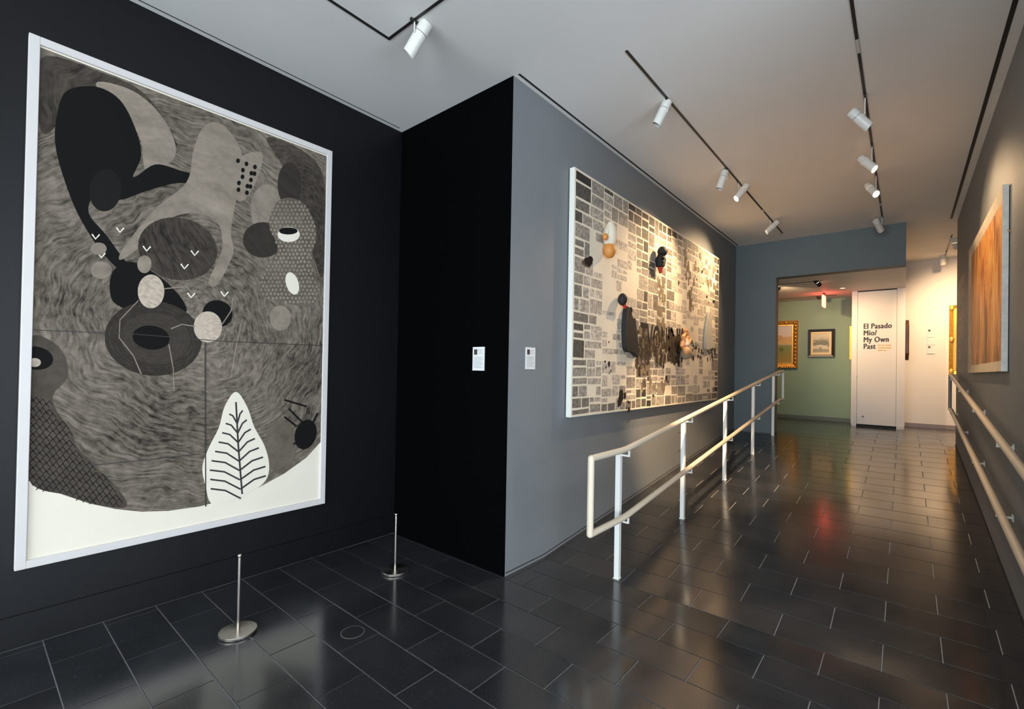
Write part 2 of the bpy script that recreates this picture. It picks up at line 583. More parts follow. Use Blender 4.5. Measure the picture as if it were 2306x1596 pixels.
for s, py in (('El Pasado', 740.5), ('Mío/', 755.5), ('My Own', 770.5), ('Past', 785.5)):
    p = pix(1943.6, py, 1, DY - 0.0015)
    text_mesh('title_text', s, 0.135, M_TITLE, dr, p, (1, 0, 0), (0, 0, 1), width=0.71, bold=0.010, space=1.1)
for i, (py, ws) in enumerate(((777, ((1977, 1984), (1985, 1991), (1993, 2007))), (783, ((1977, 1993), (1994, 2007))), (788.5, ((1977, 1987), (1989, 1995))))):
    for a, b_ in ws:
        p, q = pix(a, py, 1, DY - 0.001), pix(b_, py, 1, DY - 0.001)
        MB().box(p.x, q.x, DY - 0.0015, DY, p.z - 0.012, p.z + 0.008).build('small_text', M_GOLDINK, dr)


# ------------------------------------------------------------------ ceiling tracks and spotlights
def track(name, segs, z, label, gaps=()):
    t = thing(name, (segs[0][0], segs[0][2], z), label, 'track')
    mb = MB()
    for x0, x1, y0, y1 in segs:
        mb.box(x0, x1, y0, y1, z - 0.004, z + 0.006)
    mb.build('channel', M_TRACK, t)
    for x0, x1, y0, y1 in gaps:
        MB().box(x0, x1, y0, y1, z - 0.0055, z - 0.003).build('cover_plate', M_LAMPW, t)
    return t


TW = 0.009
TX1, TX2 = -1.442, -0.25
track('ceiling_track', [(TX1 - TW, TX1 + TW, 2.845, 8.06)], H, 'black ceiling track on the collage side with four spotlights',
      [(TX1 - 0.008, TX1 + 0.008, 6.75, 6.83)])
track('ceiling_track', [(TX2 - TW, TX2 + TW, 1.0, 8.06)], H, 'long black ceiling track nearest the right wall',
      [(TX2 - 0.008, TX2 + 0.008, 3.66, 3.82), (TX2 - 0.008, TX2 + 0.008, 7.35, 7.45)])
track('ceiling_track', [(-2.604, -2.586, -1.5, 1.79), (-2.586, 0.2, 1.772, 1.79)], H, 'cornered black ceiling track above the large framed print')
track('ceiling_track', [(-4.3, -1.04, 9.135, 9.175)], LOWC, 'black ceiling track just inside the green room opening')
track('ceiling_track', [(-4.3, -1.02, 10.9, 10.94)], LOWC, 'black ceiling track close to the green wall')
track('ceiling_track', [(0.52, 0.536, 9.6, 11.35)], H, 'short black ceiling track above the white wall')


def spot_light(loc, d, energy, angle, blend=0.5, color=WARM, size=0.03):
    l = bpy.data.lights.new('spot_lamp', 'SPOT')
    l.energy, l.color, l.spot_size, l.spot_blend, l.shadow_soft_size = energy, color, math.radians(angle), blend, size
    o = bpy.data.objects.new('spot_lamp', l)
    COL.objects.link(o)
    o.location = loc
    o.rotation_euler = Vector(d).to_track_quat('-Z', 'Y').to_euler()
    return o


def head(mount, d, label, lens, drop=0.10, ln=0.19, r=0.037, energy=0, angle=50, side=(1, 0, 0), body=None, cut=0.03, group=None, blend=1.0):
    """track spotlight: adapter on the track, side arm, rear can, snoot cut at a slant, lens"""
    mount, d = Vector(mount), Vector(d).normalized()
    t = thing('track_spotlight', mount, label, 'spotlight', group)
    body = body or M_LAMPW
    side = Vector(side)
    a = (side - d * side.dot(d)).normalized()
    b_ = d.cross(a)
    c = mount + Vector((0, 0, -drop))             # pivot on the can's flank
    c0 = c + a * (r + 0.008)                      # axis point
    start = c0 - d * ln * 0.42

    def ring(k, rr, slant=0.0):
        out = []
        for j in range(24):
            th = 2 * math.pi * j / 24
            # slant shortens the upper side of the snoot
            q = b_.z * math.sin(th) + a.z * math.cos(th)
            out.append(start + d * (k - slant * (q + 1) * 0.5) + (a * math.cos(th) + b_ * math.sin(th)) * rr)
        return out
    MB().rings([ring(0, r * 0.9), ring(0.006, r), ring(ln * 0.3, r)]).build('rear_can', body, t, True)
    MB().rings([ring(ln * 0.3, r * 0.94), ring(ln * 0.315, r * 0.94)]).build('joint_band', M_TRACK, t, True)
    sn = MB()
    sn.rings([ring(ln * 0.315, r), ring(ln, r, cut), ring(ln, r * 0.9, cut), ring(ln * 0.72, r * 0.88, cut * 0.6)], cap=False)
    sn.build('snoot', body, t, True)
    MB().rings([ring(ln * 0.70, r * 0.88, cut * 0.6), ring(ln * 0.74, r * 0.88, cut * 0.6)]).build('lens', lens, t)
    MB().box(mount.x - 0.008, mount.x + 0.008, mount.y - 0.03, mount.y + 0.03, mount.z - 0.012, mount.z).build('track_adapter', M_TRACK, t)
    MB().tube([mount, c, c + a * 0.012], 0.0045, 8).build('arm', body, t, True)
    if energy:
        p = start + d * (ln + 0.02)
        spot_light(p, d, energy, angle, blend)
    return t


HZ = H - 0.004
head((-2.33, 1.781, HZ), (-0.62, -0.28, -1.0), 'white unlit spotlight on the cornered track above the large print', M_LENS,
     drop=0.07, side=(-0.3, 0.9, 0), ln=0.23, r=0.041)
head((TX1, 3.56, HZ), (-0.45, -0.15, -1.0), 'white unlit spotlight at the near end of the collage track', M_LENS, drop=0.1, side=(-1, 0, 0), ln=0.21)
head((TX1, 5.16, HZ), (-0.28, -0.1, -1.0), 'pale unlit spotlight hanging straight down beside a lit one', M_LENS, drop=0.11, side=(-1, 0, 0), ln=0.21)
head((TX1, 5.6, HZ), (-0.55, -0.5, -0.95), 'brightly lit spotlight on the collage track aimed back at the collage', M_GLOW, drop=0.1, side=(1, 0, 0), ln=0.21,
     energy=185, angle=95)
head((TX1, 7.2, HZ), (-0.9, -0.5, -1.0), 'white spotlight at the far end of the collage track', M_GLOWS, drop=0.09, side=(1, 0, 0), ln=0.21,
     energy=135, angle=105)
head((TX2, 4.45, HZ), (0.75, 0.3, -0.95), 'nearest white spotlight on the right hand track, seen from its back', M_LENS, drop=0.13, side=(-1, 0, 0), ln=0.2,
     energy=18, angle=60)
head((TX2, 5.45, HZ), (0.7, -0.25, -0.95), 'lit spotlight second along the right hand track', M_GLOW, drop=0.13, side=(-1, 0, 0), ln=0.2, energy=52, angle=100)
head((TX2, 6.28, HZ), (0.55, -0.6, -0.95), 'lit spotlight third along the right hand track', M_GLOW, drop=0.13, side=(-1, 0, 0), ln=0.2, energy=52, angle=100)
head((TX2, 7.95, HZ), (0.35, 0.9, -0.75), 'last spotlight on the right hand track, before the header', M_LENS, drop=0.1, side=(-1, 0, 0), ln=0.2)
# a head just above the frame on the cornered track; it throws the handrail shadows on the ramp
head((-0.88, 1.781, HZ), (-0.87, 3.82, -3.15), 'white spotlight on the cornered track aimed along the ramp', M_GLOW, drop=0.1, side=(0, 1, 0), ln=0.2,
     energy=2300, angle=25, blend=0.7)
head((0.528, 10.85, HZ), (0.08, 0.18, -1.0), 'small white spotlight on the short track above the white wall', M_LENS, drop=0.12, side=(-1, 0, 0), ln=0.19,
     r=0.04, energy=25, angle=70)
head((0.528, 9.75, HZ), (0.22, 0.85, -0.75), 'lit spotlight added on the short track to brighten the white wall', M_GLOW, drop=0.1, side=(1, 0, 0), ln=0.19, energy=270, angle=100)  # extra lamp added to light the white wall
LZ = LOWC - 0.004
head((-1.16, 9.155, LZ), (0.78, 1.5, -0.95), 'dark spotlight on the track just inside the green room', M_GLOW, drop=0.03, side=(1, 0, 0), ln=0.14, r=0.035,
     energy=125, angle=75, body=M_TRACK)
head((-1.75, 9.155, LZ), (0.12, 0.9, -0.4), 'dark spotlight lighting the gilt framed landscape', M_GLOW, drop=0.03, side=(1, 0, 0), ln=0.14, r=0.035,
     energy=105, angle=90, body=M_TRACK)
head((-1.35, 10.92, LZ), (0.2, 0.5, -0.8), 'dark spotlight on the track close to the green wall', M_GLOWS, drop=0.02, side=(1, 0, 0), ln=0.09, r=0.03,
     energy=4, angle=90, body=M_TRACK)
# recessed downlight
dl = thing('downlight', (-0.86, 10.13, LOWC), 'small round recessed downlight in front of the door', 'light')
MB().tube([(-0.86, 10.13, LOWC - 0.004), (-0.86, 10.13, LOWC + 0.004)], 0.05, 24).build('trim_ring', M_LAMPW, dl, True)
MB().tube([(-0.86, 10.13, LOWC - 0.006), (-0.86, 10.13, LOWC)], 0.036, 24).build('lens', M_GLOWS, dl)
# exit sign seen edge on
xs = thing('exit_sign', (-1.19, 10.6, LOWC), 'glowing red exit sign hung from the low ceiling, seen edge on', 'sign')
MB().box(-1.205, -1.175, 10.52, 10.68, LOWC - 0.025, LOWC).build('ceiling_mount', M_TRACK, xs)
MB().box(-1.207, -1.173, 10.45, 10.75, LOWC - 0.26, LOWC - 0.045).build('panel', mat('exit_red', (0.8, 0.2, 0.15), 0.3, emit=(1.0, 0.11, 0.07), es=7.0), xs, bevel=0.004)
MB().box(-1.2, -1.18, 10.56, 10.64, LOWC - 0.046, LOWC - 0.024).build('stem', M_TRACK, xs)

# ------------------------------------------------------------------ handrails
def rail_tube(pts, r=0.0215):
    return MB().tube(pts, r, 18)


def rails(name, x, px_post, ys, ylo, yhi, up_h, low_h, label, wall=None):
    t = thing(name, (px_post if wall is None else wall, ys[0], floor_z(ys[0])), label, 'handrail')
    for h in (up_h, low_h):
        z0, z1 = h[0], h[1]
        rail_tube([(x, ylo, z0), (x, RS - 0.06, z0), (x, RS + 0.02, z0 + 0.004), (x, 8.28, z1 - 0.004), (x, 8.34, z1), (x, yhi, z1)]) \
            .build('rail', M_RAIL, t, True)
    rail_tube([(x, ylo, low_h[0] - 0.0), (x, ylo, up_h[0] + 0.0)]).build('end_loop', M_RAIL, t, True)
    rail_tube([(x, yhi, low_h[1]), (x, yhi, up_h[1])], 0.018).build('end_loop', M_RAILW if wall is None else M_RAILG, t, True)
    for e in ((ylo, low_h[0]), (ylo, up_h[0]), (yhi, low_h[1]), (yhi, up_h[1])):
        MB().ball((x, *e), 0.0215, 0.0215, 0.0215, 14, 8).build('elbow', M_RAIL, t, True)
    for y in ys:
        f = (min(max(y, RS), 8.3) - RS) / (8.3 - RS)
        zt = up_h[0] + (up_h[1] - up_h[0]) * f
        zl = low_h[0] + (low_h[1] - low_h[0]) * f
        if wall is None:
            w = 0.0185
            fz = floor_z(y)
            p = MB().box(px_post - w, px_post + w, y - w, y + w, fz - 0.004, zt - 0.055).build('post', M_RAILW, t, bevel=0.002)
            MB().box(px_post - w - 0.004, px_post + w + 0.004, y - w - 0.004, y + w + 0.004, fz - 0.003, fz + 0.004).build('base_plate', M_RAILW, p)
            x0 = px_post
        else:
            x0 = wall - 0.002
        for z in (zt, zl):
            zb = z - 0.06
            s = 1 if x > x0 else -1
            br = MB().box(min(x0, x + s * 0.006), max(x0, x + s * 0.006), y - 0.006, y + 0.006, zb - 0.006, zb + 0.006)
            br.box(x - 0.006, x + 0.006, y - 0.006, y + 0.006, zb + 0.006, z - 0.012)
            br.build('bracket', M_RAILW, t)
            if wall is not None:
                MB().box(wall - 0.005, wall, y - 0.02, y + 0.02, zb - 0.02, zb + 0.02).build('wall_plate', M_RAILW, t)
    return t


rails('ramp_handrail', -1.502, -1.582, (3.106, 4.395, 5.72, 7.02, 8.29), 2.575, 8.58, (0.95, 1.545), (0.475, 1.098),
      'free standing white double handrail with five posts along the ramp')
rails('wall_handrail', 0.462, None, (3.0, 4.35, 5.75, 7.15, 8.45), 2.7, 8.52, (0.985, 1.522), (0.535, 1.078),
      'cream double handrail bracketed to the right wall', wall=R)


# ------------------------------------------------------------------ barrier stanchions and floor cap
def stanchion(x, y, h, label):
    t = thing('barrier_stanchion', (x, y, 0), label, 'stanchion', 'low steel stanchions before the print')
    prof = [(0.092, 0.0005), (0.097, 0.004), (0.097, 0.014), (0.094, 0.0175), (0.012, 0.0185)]
    MB().rings([[(x + r * math.cos(2 * math.pi * j / 48), y + r * math.sin(2 * math.pi * j / 48), z) for j in range(48)] for r, z in prof]) \
        .build('base', M_STEEL, t, True)
    MB().tube([(x, y, 0.018), (x, y, h - 0.012)], 0.0085, 18).build('pole', M_STEEL, t, True)
    MB().tube([(x, y, h - 0.013), (x, y, h - 0.010), (x, y, h - 0.002), (x, y, h)], [0.0088, 0.0105, 0.0105, 0.009], 18).build('cap', M_STEEL, t, True)


stanchion(-2.845, 1.045, 0.435, 'low steel stanchion standing nearest, in front of the print')
stanchion(-2.855, 2.105, 0.425, 'low steel stanchion farther back, by the black corner')
fc = thing('floor_cap', (-2.377, 1.472, 0), 'round flush floor socket cover in the dark tiles', 'floor cover')
MB().rings([[(-2.377 + r * math.cos(2 * math.pi * j / 40), 1.472 + r * math.sin(2 * math.pi * j / 40), z) for j in range(40)]
            for r, z in ((0.066, -0.002), (0.066, 0.0012), (0.060, 0.0012))], cap=False).build('rim', mat('cap_rim', (0.09, 0.095, 0.1), 0.35), fc)
MB().tube([(-2.377, 1.472, -0.002), (-2.377, 1.472, 0.001)], 0.0595, 40).build('lid', mat('cap_lid', (0.02, 0.021, 0.023), 0.3), fc)


# ------------------------------------------------------------------ large framed print (generic abstract stand-in)
def ink(name, lo, hi, cy=1.0, cz=1.75, kr=9.0, kt=3.0, contrast=(0.3, 0.7), fine=26.0):
    m = bpy.data.materials.new(name)
    m.use_nodes = True
    nt = m.node_tree
    N, K = nt.nodes.new, nt.links.new
    b = nt.nodes['Principled BSDF']
    b.inputs['Roughness'].default_value = 0.8
    b.inputs['Specular IOR Level'].default_value = 0.15
    geo = N('ShaderNodeNewGeometry')
    sx = N('ShaderNodeSeparateXYZ'); K(geo.outputs['Position'], sx.inputs[0])

    def mth(op, a, v):
        n = N('ShaderNodeMath'); n.operation = op
        for i, q in enumerate((a, v)):
            if q is None:
                continue
            if isinstance(q, (int, float)):
                n.inputs[i].default_value = q
            else:
                K(q, n.inputs[i])
        return n.outputs[0]
    y = mth('SUBTRACT', sx.outputs['Y'], cy)
    z = mth('SUBTRACT', sx.outputs['Z'], cz)
    r = mth('SQRT', mth('ADD', mth('MULTIPLY', y, y), mth('MULTIPLY', z, z)), None)
    th = mth('ARCTAN2', z, y)
    n0 = N('ShaderNodeTexNoise'); n0.inputs['Scale'].default_value = 2.2; n0.inputs['Detail'].default_value = 3
    K(geo.outputs['Position'], n0.inputs['Vector'])
    rw = mth('ADD', r, mth('MULTIPLY', n0.outputs['Fac'], 0.35))
    cx = N('ShaderNodeCombineXYZ')
    K(mth('MULTIPLY', rw, kr), cx.inputs[0]); K(mth('MULTIPLY', th, kt), cx.inputs[1])
    n1 = N('ShaderNodeTexNoise'); n1.inputs['Scale'].default_value = 2.2; n1.inputs['Detail'].default_value = 7; n1.inputs['Roughness'].default_value = 0.66
    K(cx.outputs[0], n1.inputs['Vector'])
    n2 = N('ShaderNodeTexNoise'); n2.inputs['Scale'].default_value = fine; n2.inputs['Detail'].default_value = 4
    K(geo.outputs['Position'], n2.inputs['Vector'])
    n3 = N('ShaderNodeTexNoise'); n3.inputs['Scale'].default_value = 1.7; n3.inputs['Detail'].default_value = 2
    K(geo.outputs['Position'], n3.inputs['Vector'])
    s = mth('ADD', mth('ADD', mth('MULTIPLY', n1.outputs['Fac'], 0.55), mth('MULTIPLY', n2.outputs['Fac'], 0.2)), mth('MULTIPLY', n3.outputs['Fac'], 0.25))
    cr = N('ShaderNodeValToRGB')
    cr.color_ramp.elements[0].position, cr.color_ramp.elements[1].position = contrast
    cr.color_ramp.elements[0].color = (*lo, 1)
    cr.color_ramp.elements[1].color = (*hi, 1)
    K(s, cr.inputs['Fac'])
    K(cr.outputs['Color'], b.inputs['Base Color'])
    return m


FX = L + 0.05
PY0, PY1, PZ0, PZ1 = 0.214, 1.89, 0.42, 3.20
prt = thing('framed_print', (L, (PY0 + PY1) / 2, PZ0), 'large white framed dark abstract print hung on the black wall', 'framed print')
fw = 0.042
for nm, (y0, y1, z0, z1) in (('frame_side', (PY0, PY0 + fw, PZ0, PZ1)), ('frame_side', (PY1 - fw, PY1, PZ0, PZ1)),
                             ('frame_top', (PY0 + fw, PY1 - fw, PZ1 - fw, PZ1)), ('frame_bottom', (PY0 + fw, PY1 - fw, PZ0, PZ0 + fw))):
    MB().box(L + 0.004, FX, y0, y1, z0, z1).build(nm, M_FRAMEW, prt, bevel=0.002)
PX0 = FX - 0.014
MB().box(L + 0.004, PX0, PY0 + fw, PY1 - fw, PZ0 + fw, PZ1 - fw).build('paper_sheet', M_PAPER, prt)
LAY = [0]


def shape(pts, m, name='printed_shape', lay=None):
    """flat inked shape on the sheet; points given as photo pixels on the print plane"""
    LAY[0] += 1
    k = LAY[0] if lay is None else lay
    q = [pix(a, b_, 0, PX0) for a, b_ in pts]
    lim = lambda v, a, b_: min(max(v, a), b_)
    pl = [(lim(p.y, PY0 + fw, PY1 - fw), lim(p.z, PZ0 + fw, PZ1 - fw)) for p in q]
    return MB().prism(pl, 0, PX0 - 0.0003, PX0 + 0.0004 + 0.00003 * k).build(name, m, prt)


def smooth_loop(pts, n=6):
    out = []
    N = len(pts)
    for i in range(N):
        p0, p1, p2, p3 = (Vector(pts[(i + j - 1) % N]) for j in range(4))
        for k in range(n):
            t = k / n
            out.append(tuple(0.5 * (2 * p1 + (p2 - p0) * t + (2 * p0 - 5 * p1 + 4 * p2 - p3) * t * t + (3 * p1 - p0 - 3 * p2 + p3) * t ** 3)))
    return out


def ell(cx, cy, rx, ry, rot=0.0, n=32):
    c, s = math.cos(rot), math.sin(rot)
    return [(cx + rx * math.cos(t) * c - ry * math.sin(t) * s, cy + rx * math.cos(t) * s + ry * math.sin(t) * c)
            for t in [2 * math.pi * i / n for i in range(n)]]


W_ = lambda v, k=1.0: (v * 1.34, v * 1.1, v * 0.87 * k)
M_FIELD = ink('ink_field', W_(0.012), W_(0.2), kr=26.0, kt=2.2, contrast=(0.38, 0.64))
M_FIELD_D = ink('ink_field_dark', W_(0.01), W_(0.075), cy=1.6, cz=2.6, kr=26.0, kt=2.2, contrast=(0.38, 0.66))
M_INKBLK = mat('ink_black', (0.0075, 0.007, 0.0065), 0.8, spec=0.1)
M_INKDK = ink('ink_dark', W_(0.014), W_(0.035), cy=0.75, cz=1.55, kr=14)
M_INKMD = ink('ink_mid', W_(0.05), W_(0.13), kr=3)
M_INKLT = ink('ink_light', W_(0.1), W_(0.26), kr=4, kt=1)
M_INKPALE = ink('ink_pale', W_(0.17), W_(0.5), kr=12, kt=6, fine=45)
M_INKWHT = mat('ink_white', (0.76, 0.705, 0.59), 0.7)
M_LINE = mat('ink_line', (0.02, 0.019, 0.018), 0.6)
fieldpts = [(84, 104), (736, 352), (724, 995), (690, 1030), (640, 1066), (585, 1096), (520, 1121), (450, 1140), (380, 1150), (320, 1152), (260, 1146), (200, 1133), (140, 1113), (57, 1076)]
shape(fieldpts, M_FIELD, 'inked_field')
shape(smooth_loop([(600, 310), (690, 345), (732, 420), (728, 620), (700, 560), (650, 400)]), M_FIELD_D)
shape(smooth_loop([(92, 130), (220, 160), (330, 215), (400, 330), (330, 260), (200, 200), (110, 300), (86, 260)]), M_FIELD_D)
shape(smooth_loop([(215, 190), (300, 205), (370, 270), (395, 350), (330, 385), (310, 300)]), M_INKLT)
# tall black rounded form with two sweeping arms
shape(smooth_loop([(150, 205), (215, 195), (270, 225), (305, 290), (318, 350), (300, 400), (350, 370), (410, 385), (470, 400), (480, 415), (400, 412),
                   (330, 430), (270, 450), (215, 440), (200, 480), (240, 530), (285, 590), (330, 620), (310, 640), (240, 580), (185, 500), (150, 420), (125, 330), (128, 260)]), M_INKBLK)
shape(ell(237, 428, 36, 48, 0.1), mat('ink_black_soft', (0.012, 0.011, 0.01), 0.8, spec=0.1))
# pale arch form
shape(smooth_loop([(485, 275), (520, 300), (545, 350), (535, 430), (520, 520), (525, 570), (490, 640), (470, 632), (500, 560), (488, 500), (430, 480),
                   (370, 500), (310, 560), (270, 585), (280, 555), (350, 470), (420, 410), (435, 340), (455, 290)]), M_INKLT)
shape(smooth_loop([(548, 350), (590, 345), (580, 400), (550, 450), (527, 440), (535, 380)]), M_INKLT)
for i in range(14):
    shape(ell(536 + (i * 37 % 46), 362 + (i * 29 % 80), 4.5, 5.5, 0, 8), M_INKBLK, lay=LAY[0] if i else None)
shape(ell(602, 470, 38, 55), M_INKLT)
shape(ell(592, 540, 45, 40), M_INKDK)
# rounded stacked form on the right, with dots
shape(ell(652, 415, 27, 50), M_INKDK)
RFORM = smooth_loop([(630, 450), (680, 455), (712, 520), (700, 590), (718, 650), (700, 690), (640, 680), (585, 660), (600, 600), (625, 560), (605, 500)])
shape(RFORM, M_INKMD)


def inside(pt, poly):
    x, y = pt
    c = False
    for i in range(len(poly)):
        (x1, y1), (x2, y2) = poly[i - 1], poly[i]
        if (y1 > y) != (y2 > y) and x < (x2 - x1) * (y - y1) / (y2 - y1) + x1:
            c = not c
    return c


def pattern(polys, m, name='printed_pattern'):
    '''many small inked marks of one pattern, printed together'''
    LAY[0] += 1
    mb = MB()
    for poly in polys:
        q = [pix(a, b_, 0, PX0) for a, b_ in poly]
        mb.prism([(p.y, p.z) for p in q], 0, PX0, PX0 + 0.0004 + 0.00003 * LAY[0])
    o = mb.build(name, m, prt)
    o['kind'] = 'stuff'
    return o


rp2 = random.Random(3)
dots = []
for i in range(16):
    for j in range(26):
        c = (588 + i * 8.6 + (j % 2) * 4.3 + rp2.uniform(-1, 1), 455 + j * 9 + rp2.uniform(-1, 1))
        if inside(c, RFORM):
            dots.append(ell(*c, 2.6, 3.1, 0, 7))
pattern(dots, M_INKLT)
shape(ell(650, 528, 25, 17), M_INKWHT)
shape(ell(649, 520, 21, 8), M_INKBLK)
shape(ell(658, 638, 14, 26, -0.3), M_INKWHT)
# centre: disc with rings and dark hollow
shape(ell(400, 560, 90, 70, 0.2), M_FIELD_D)
shape(smooth_loop([(255, 610), (300, 590), (380, 640), (420, 700), (360, 720), (270, 690), (248, 660)]), M_INKBLK)
shape(ell(345, 762, 110, 84, 0.08), M_INKDK)
shape(ell(350, 762, 78, 58, 0.08), ink('ink_ring', W_(0.02), W_(0.045), cy=0.9, cz=1.6, kr=22))
rng = []
for k in (50, 60, 70, 88, 98):
    e1, e2 = ell(345, 761, k, k * 0.75, 0.08, 48), ell(345, 761, k + 1.3, k * 0.75 + 1.1, 0.08, 48)
    for i in range(48):
        if (i * 7 + k) % 9 < 6:
            rng.append([e1[i], e1[(i + 1) % 48], e2[(i + 1) % 48], e2[i]])
pattern(rng, M_FIELD_D)
shape(ell(340, 760, 42, 27, 0.12), M_INKBLK)
shape(ell(490, 706, 34, 30, 0.3), M_INKBLK)
for c in ((340, 656, 30, 38), (468, 736, 32, 35), (631, 716, 24, 28)):
    shape(ell(*c), M_INKPALE if c[0] < 600 else M_INKLT)
LAY[0] += 1


def stroke(pts, w, m, lay=None):
    a = [Vector(p) for p in pts]
    lft, rgt = [], []
    for i, p in enumerate(a):
        t = (a[min(i + 1, len(a) - 1)] - a[max(i - 1, 0)]).normalized()
        n = Vector((-t.y, t.x)) * w / 2
        lft.append(tuple(p + n)); rgt.append(tuple(p - n))
    return shape(lft + rgt[::-1], m, 'printed_line', lay)


for p in ([(312, 676), (270, 720), (268, 760), (300, 800), (318, 842)], [(380, 775), (390, 830), (392, 880)], [(440, 735), (410, 730), (385, 740)],
          [(500, 730), (520, 700), (525, 670)], [(545, 720), (530, 790), (520, 850)], [(370, 650), (420, 645), (450, 680)]):
    stroke(p, 2.4, M_INKLT, LAY[0])
for a in ((215, 533), (228, 575), (238, 605), (270, 518), (330, 560), (438, 570), (415, 600), (430, 665), (505, 662)):
    stroke([(a[0] - 8, a[1] - 6), (a[0], a[1] + 5), (a[0] + 9, a[1] - 5)], 3.2, M_INKWHT, LAY[0])
for a in ((228, 608, 24, 20), (222, 560, 18, 14), (325, 595, 16, 20)):
    shape(ell(*a), M_INKLT)
# left: scaled column
M_SCALE = ink('ink_scale', W_(0.025), W_(0.075), kr=5)
LFORM = smooth_loop([(66, 765), (110, 765), (145, 800), (150, 850), (118, 890), (130, 930), (160, 970), (175, 1010), (215, 1050), (265, 1100), (285, 1140),
                     (230, 1138), (150, 1115), (62, 1076), (62, 900)])
shape(LFORM, M_SCALE)
net = []
for i in range(14):
    for j in range(30):
        c = (66 + i * 15 + (j % 2) * 7.5, 890 + j * 9.5 + i * 4)
        if inside(c, LFORM) and inside((c[0] + 8, c[1] + 9), LFORM):
            for sx_ in (-1, 1):
                a_, b2 = Vector(c), Vector((c[0] + 7.5 * sx_, c[1] + 9.5))
                n_ = Vector((-(b2 - a_).y, (b2 - a_).x)).normalized() * 0.8
                net.append([tuple(a_ + n_), tuple(b2 + n_), tuple(b2 - n_), tuple(a_ - n_)])
pattern(net, M_INKBLK)
shape(ell(80, 806, 40, 26, 0.15), M_INKBLK)
shape(ell(78, 816, 14, 10), M_INKPALE)
# right foot: grey oval forms and black spiky mark
shape(ell(632, 1005, 34, 62), M_INKMD)
shape(ell(688, 978, 24, 34, 0.3), M_INKBLK)
LAY[0] += 1
for p in ([(640, 938), (668, 960)], [(650, 920), (690, 960)], [(715, 930), (700, 960)], [(660, 1000), (690, 985)], [(640, 900), (690, 915)]):
    stroke(p, 4, M_INKBLK, LAY[0])
# pale leaf form with dark veins
shape(smooth_loop([(531, 882), (556, 915), (572, 960), (596, 1005), (606, 1050), (596, 1084), (562, 1107), (482, 1136), (462, 1090), (456, 1050), (470, 1008), (493, 962), (506, 915)]), M_INKWHT)
LAY[0] += 1
for i in range(9):
    y = 930 + i * 21
    hw = min(66, 16 + i * 9)
    stroke([(532 + i - hw, y + 2), (532 + i - hw * 0.5, y + 6), (534 + i, y + 24)], 3.8, M_LINE, LAY[0])
    if i < 8:
        stroke([(532 + i + hw * 0.9, y - 6), (532 + i + hw * 0.5, y + 2), (534 + i, y + 24)], 3.8, M_LINE, LAY[0])
stroke([(531, 905), (536, 1000), (545, 1112)], 4.0, M_LINE, LAY[0])
# sheet joins
stroke([(462, 770), (462, 900), (463, 1140)], 2.6, M_LINE, LAY[0])
stroke([(64, 742), (300, 752), (500, 768), (728, 778)], 1.5, M_LINE, LAY[0])
stroke([(180, 1050), (300, 1038), (450, 1022)], 1.5, M_LINE, LAY[0])

# ------------------------------------------------------------------ wide collage on the grey wall
CY0, CY1, CZ0, CZ1 = 3.325, 7.33, 1.105, 3.215
CX = G + 0.06
col = thing('collage', (G, (CY0 + CY1) / 2, CZ0), 'wide cream and grey paper collage with small dolls on the grey wall', 'collage')
M_CANVAS = mat('collage_ground', (0.78, 0.69, 0.54), 0.75, var=0.06, vscale=4, bump=0.1, bscale=60)
M_CEDGE = mat('collage_edge', (0.74, 0.75, 0.68), 0.6)
YS = pix(1499, 700, 0, CX).y
for y0, y1 in ((CY0, YS - 0.002), (YS + 0.002, CY1)):
    MB().box(G + 0.012, CX, y0, y1, CZ0, CZ1).build('panel', M_CEDGE, col)
    MB().box(CX - 0.001, CX + 0.0012, y0 + 0.004, y1 - 0.004, CZ0 + 0.004, CZ1 - 0.004).build('canvas', M_CANVAS, col)


def patch_mat(i, v, warm):
    m = bpy.data.materials.new('newsprint_%d' % i)
    m.use_nodes = True
    nt = m.node_tree
    N, K = nt.nodes.new, nt.links.new
    b = nt.nodes['Principled BSDF']
    b.inputs['Roughness'].default_value = 0.75
    geo = N('ShaderNodeNewGeometry')
    n = N('ShaderNodeTexNoise'); n.inputs['Scale'].default_value = 38; n.inputs['Detail'].default_value = 5
    K(geo.outputs['Position'], n.inputs['Vector'])
    cr = N('ShaderNodeValToRGB')
    c = (v * warm[0], v * warm[1], v * warm[2])
    cr.color_ramp.elements[0].position, cr.color_ramp.elements[1].position = 0.35, 0.68
    cr.color_ramp.elements[0].color = (*[q * 0.65 for q in c], 1)
    cr.color_ramp.elements[1].color = (*[min(1, q * 1.45) for q in c], 1)
    K(n.outputs['Fac'], cr.inputs['Fac'])
    K(cr.outputs['Color'], b.inputs['Base Color'])
    return m


PM = [patch_mat(i, v, (1.0, 0.88, 0.73)) for i, v in enumerate((0.028, 0.08, 0.17, 0.28, 0.39, 0.5))]
rnd = random.Random(21)
patches = []


def split(y0, y1, z0, z1, depth=0):
    w, h = y1 - y0, z1 - z0
    lim = rnd.uniform(0.1, 0.19)
    if (w < lim * 1.7 and h < lim) or depth > 12 or (depth > 6 and rnd.random() < 0.04):
        patches.append((y0, y1, z0, z1))
        return
    if w * rnd.uniform(0.6, 1.4) > h * 1.7:
        c = y0 + w * rnd.uniform(0.36, 0.64)
        split(y0, c, z0, z1, depth + 1); split(c, y1, z0, z1, depth + 1)
    else:
        c = z0 + h * rnd.uniform(0.36, 0.64)
        split(y0, y1, z0, c, depth + 1); split(y0, y1, c, z1, depth + 1)


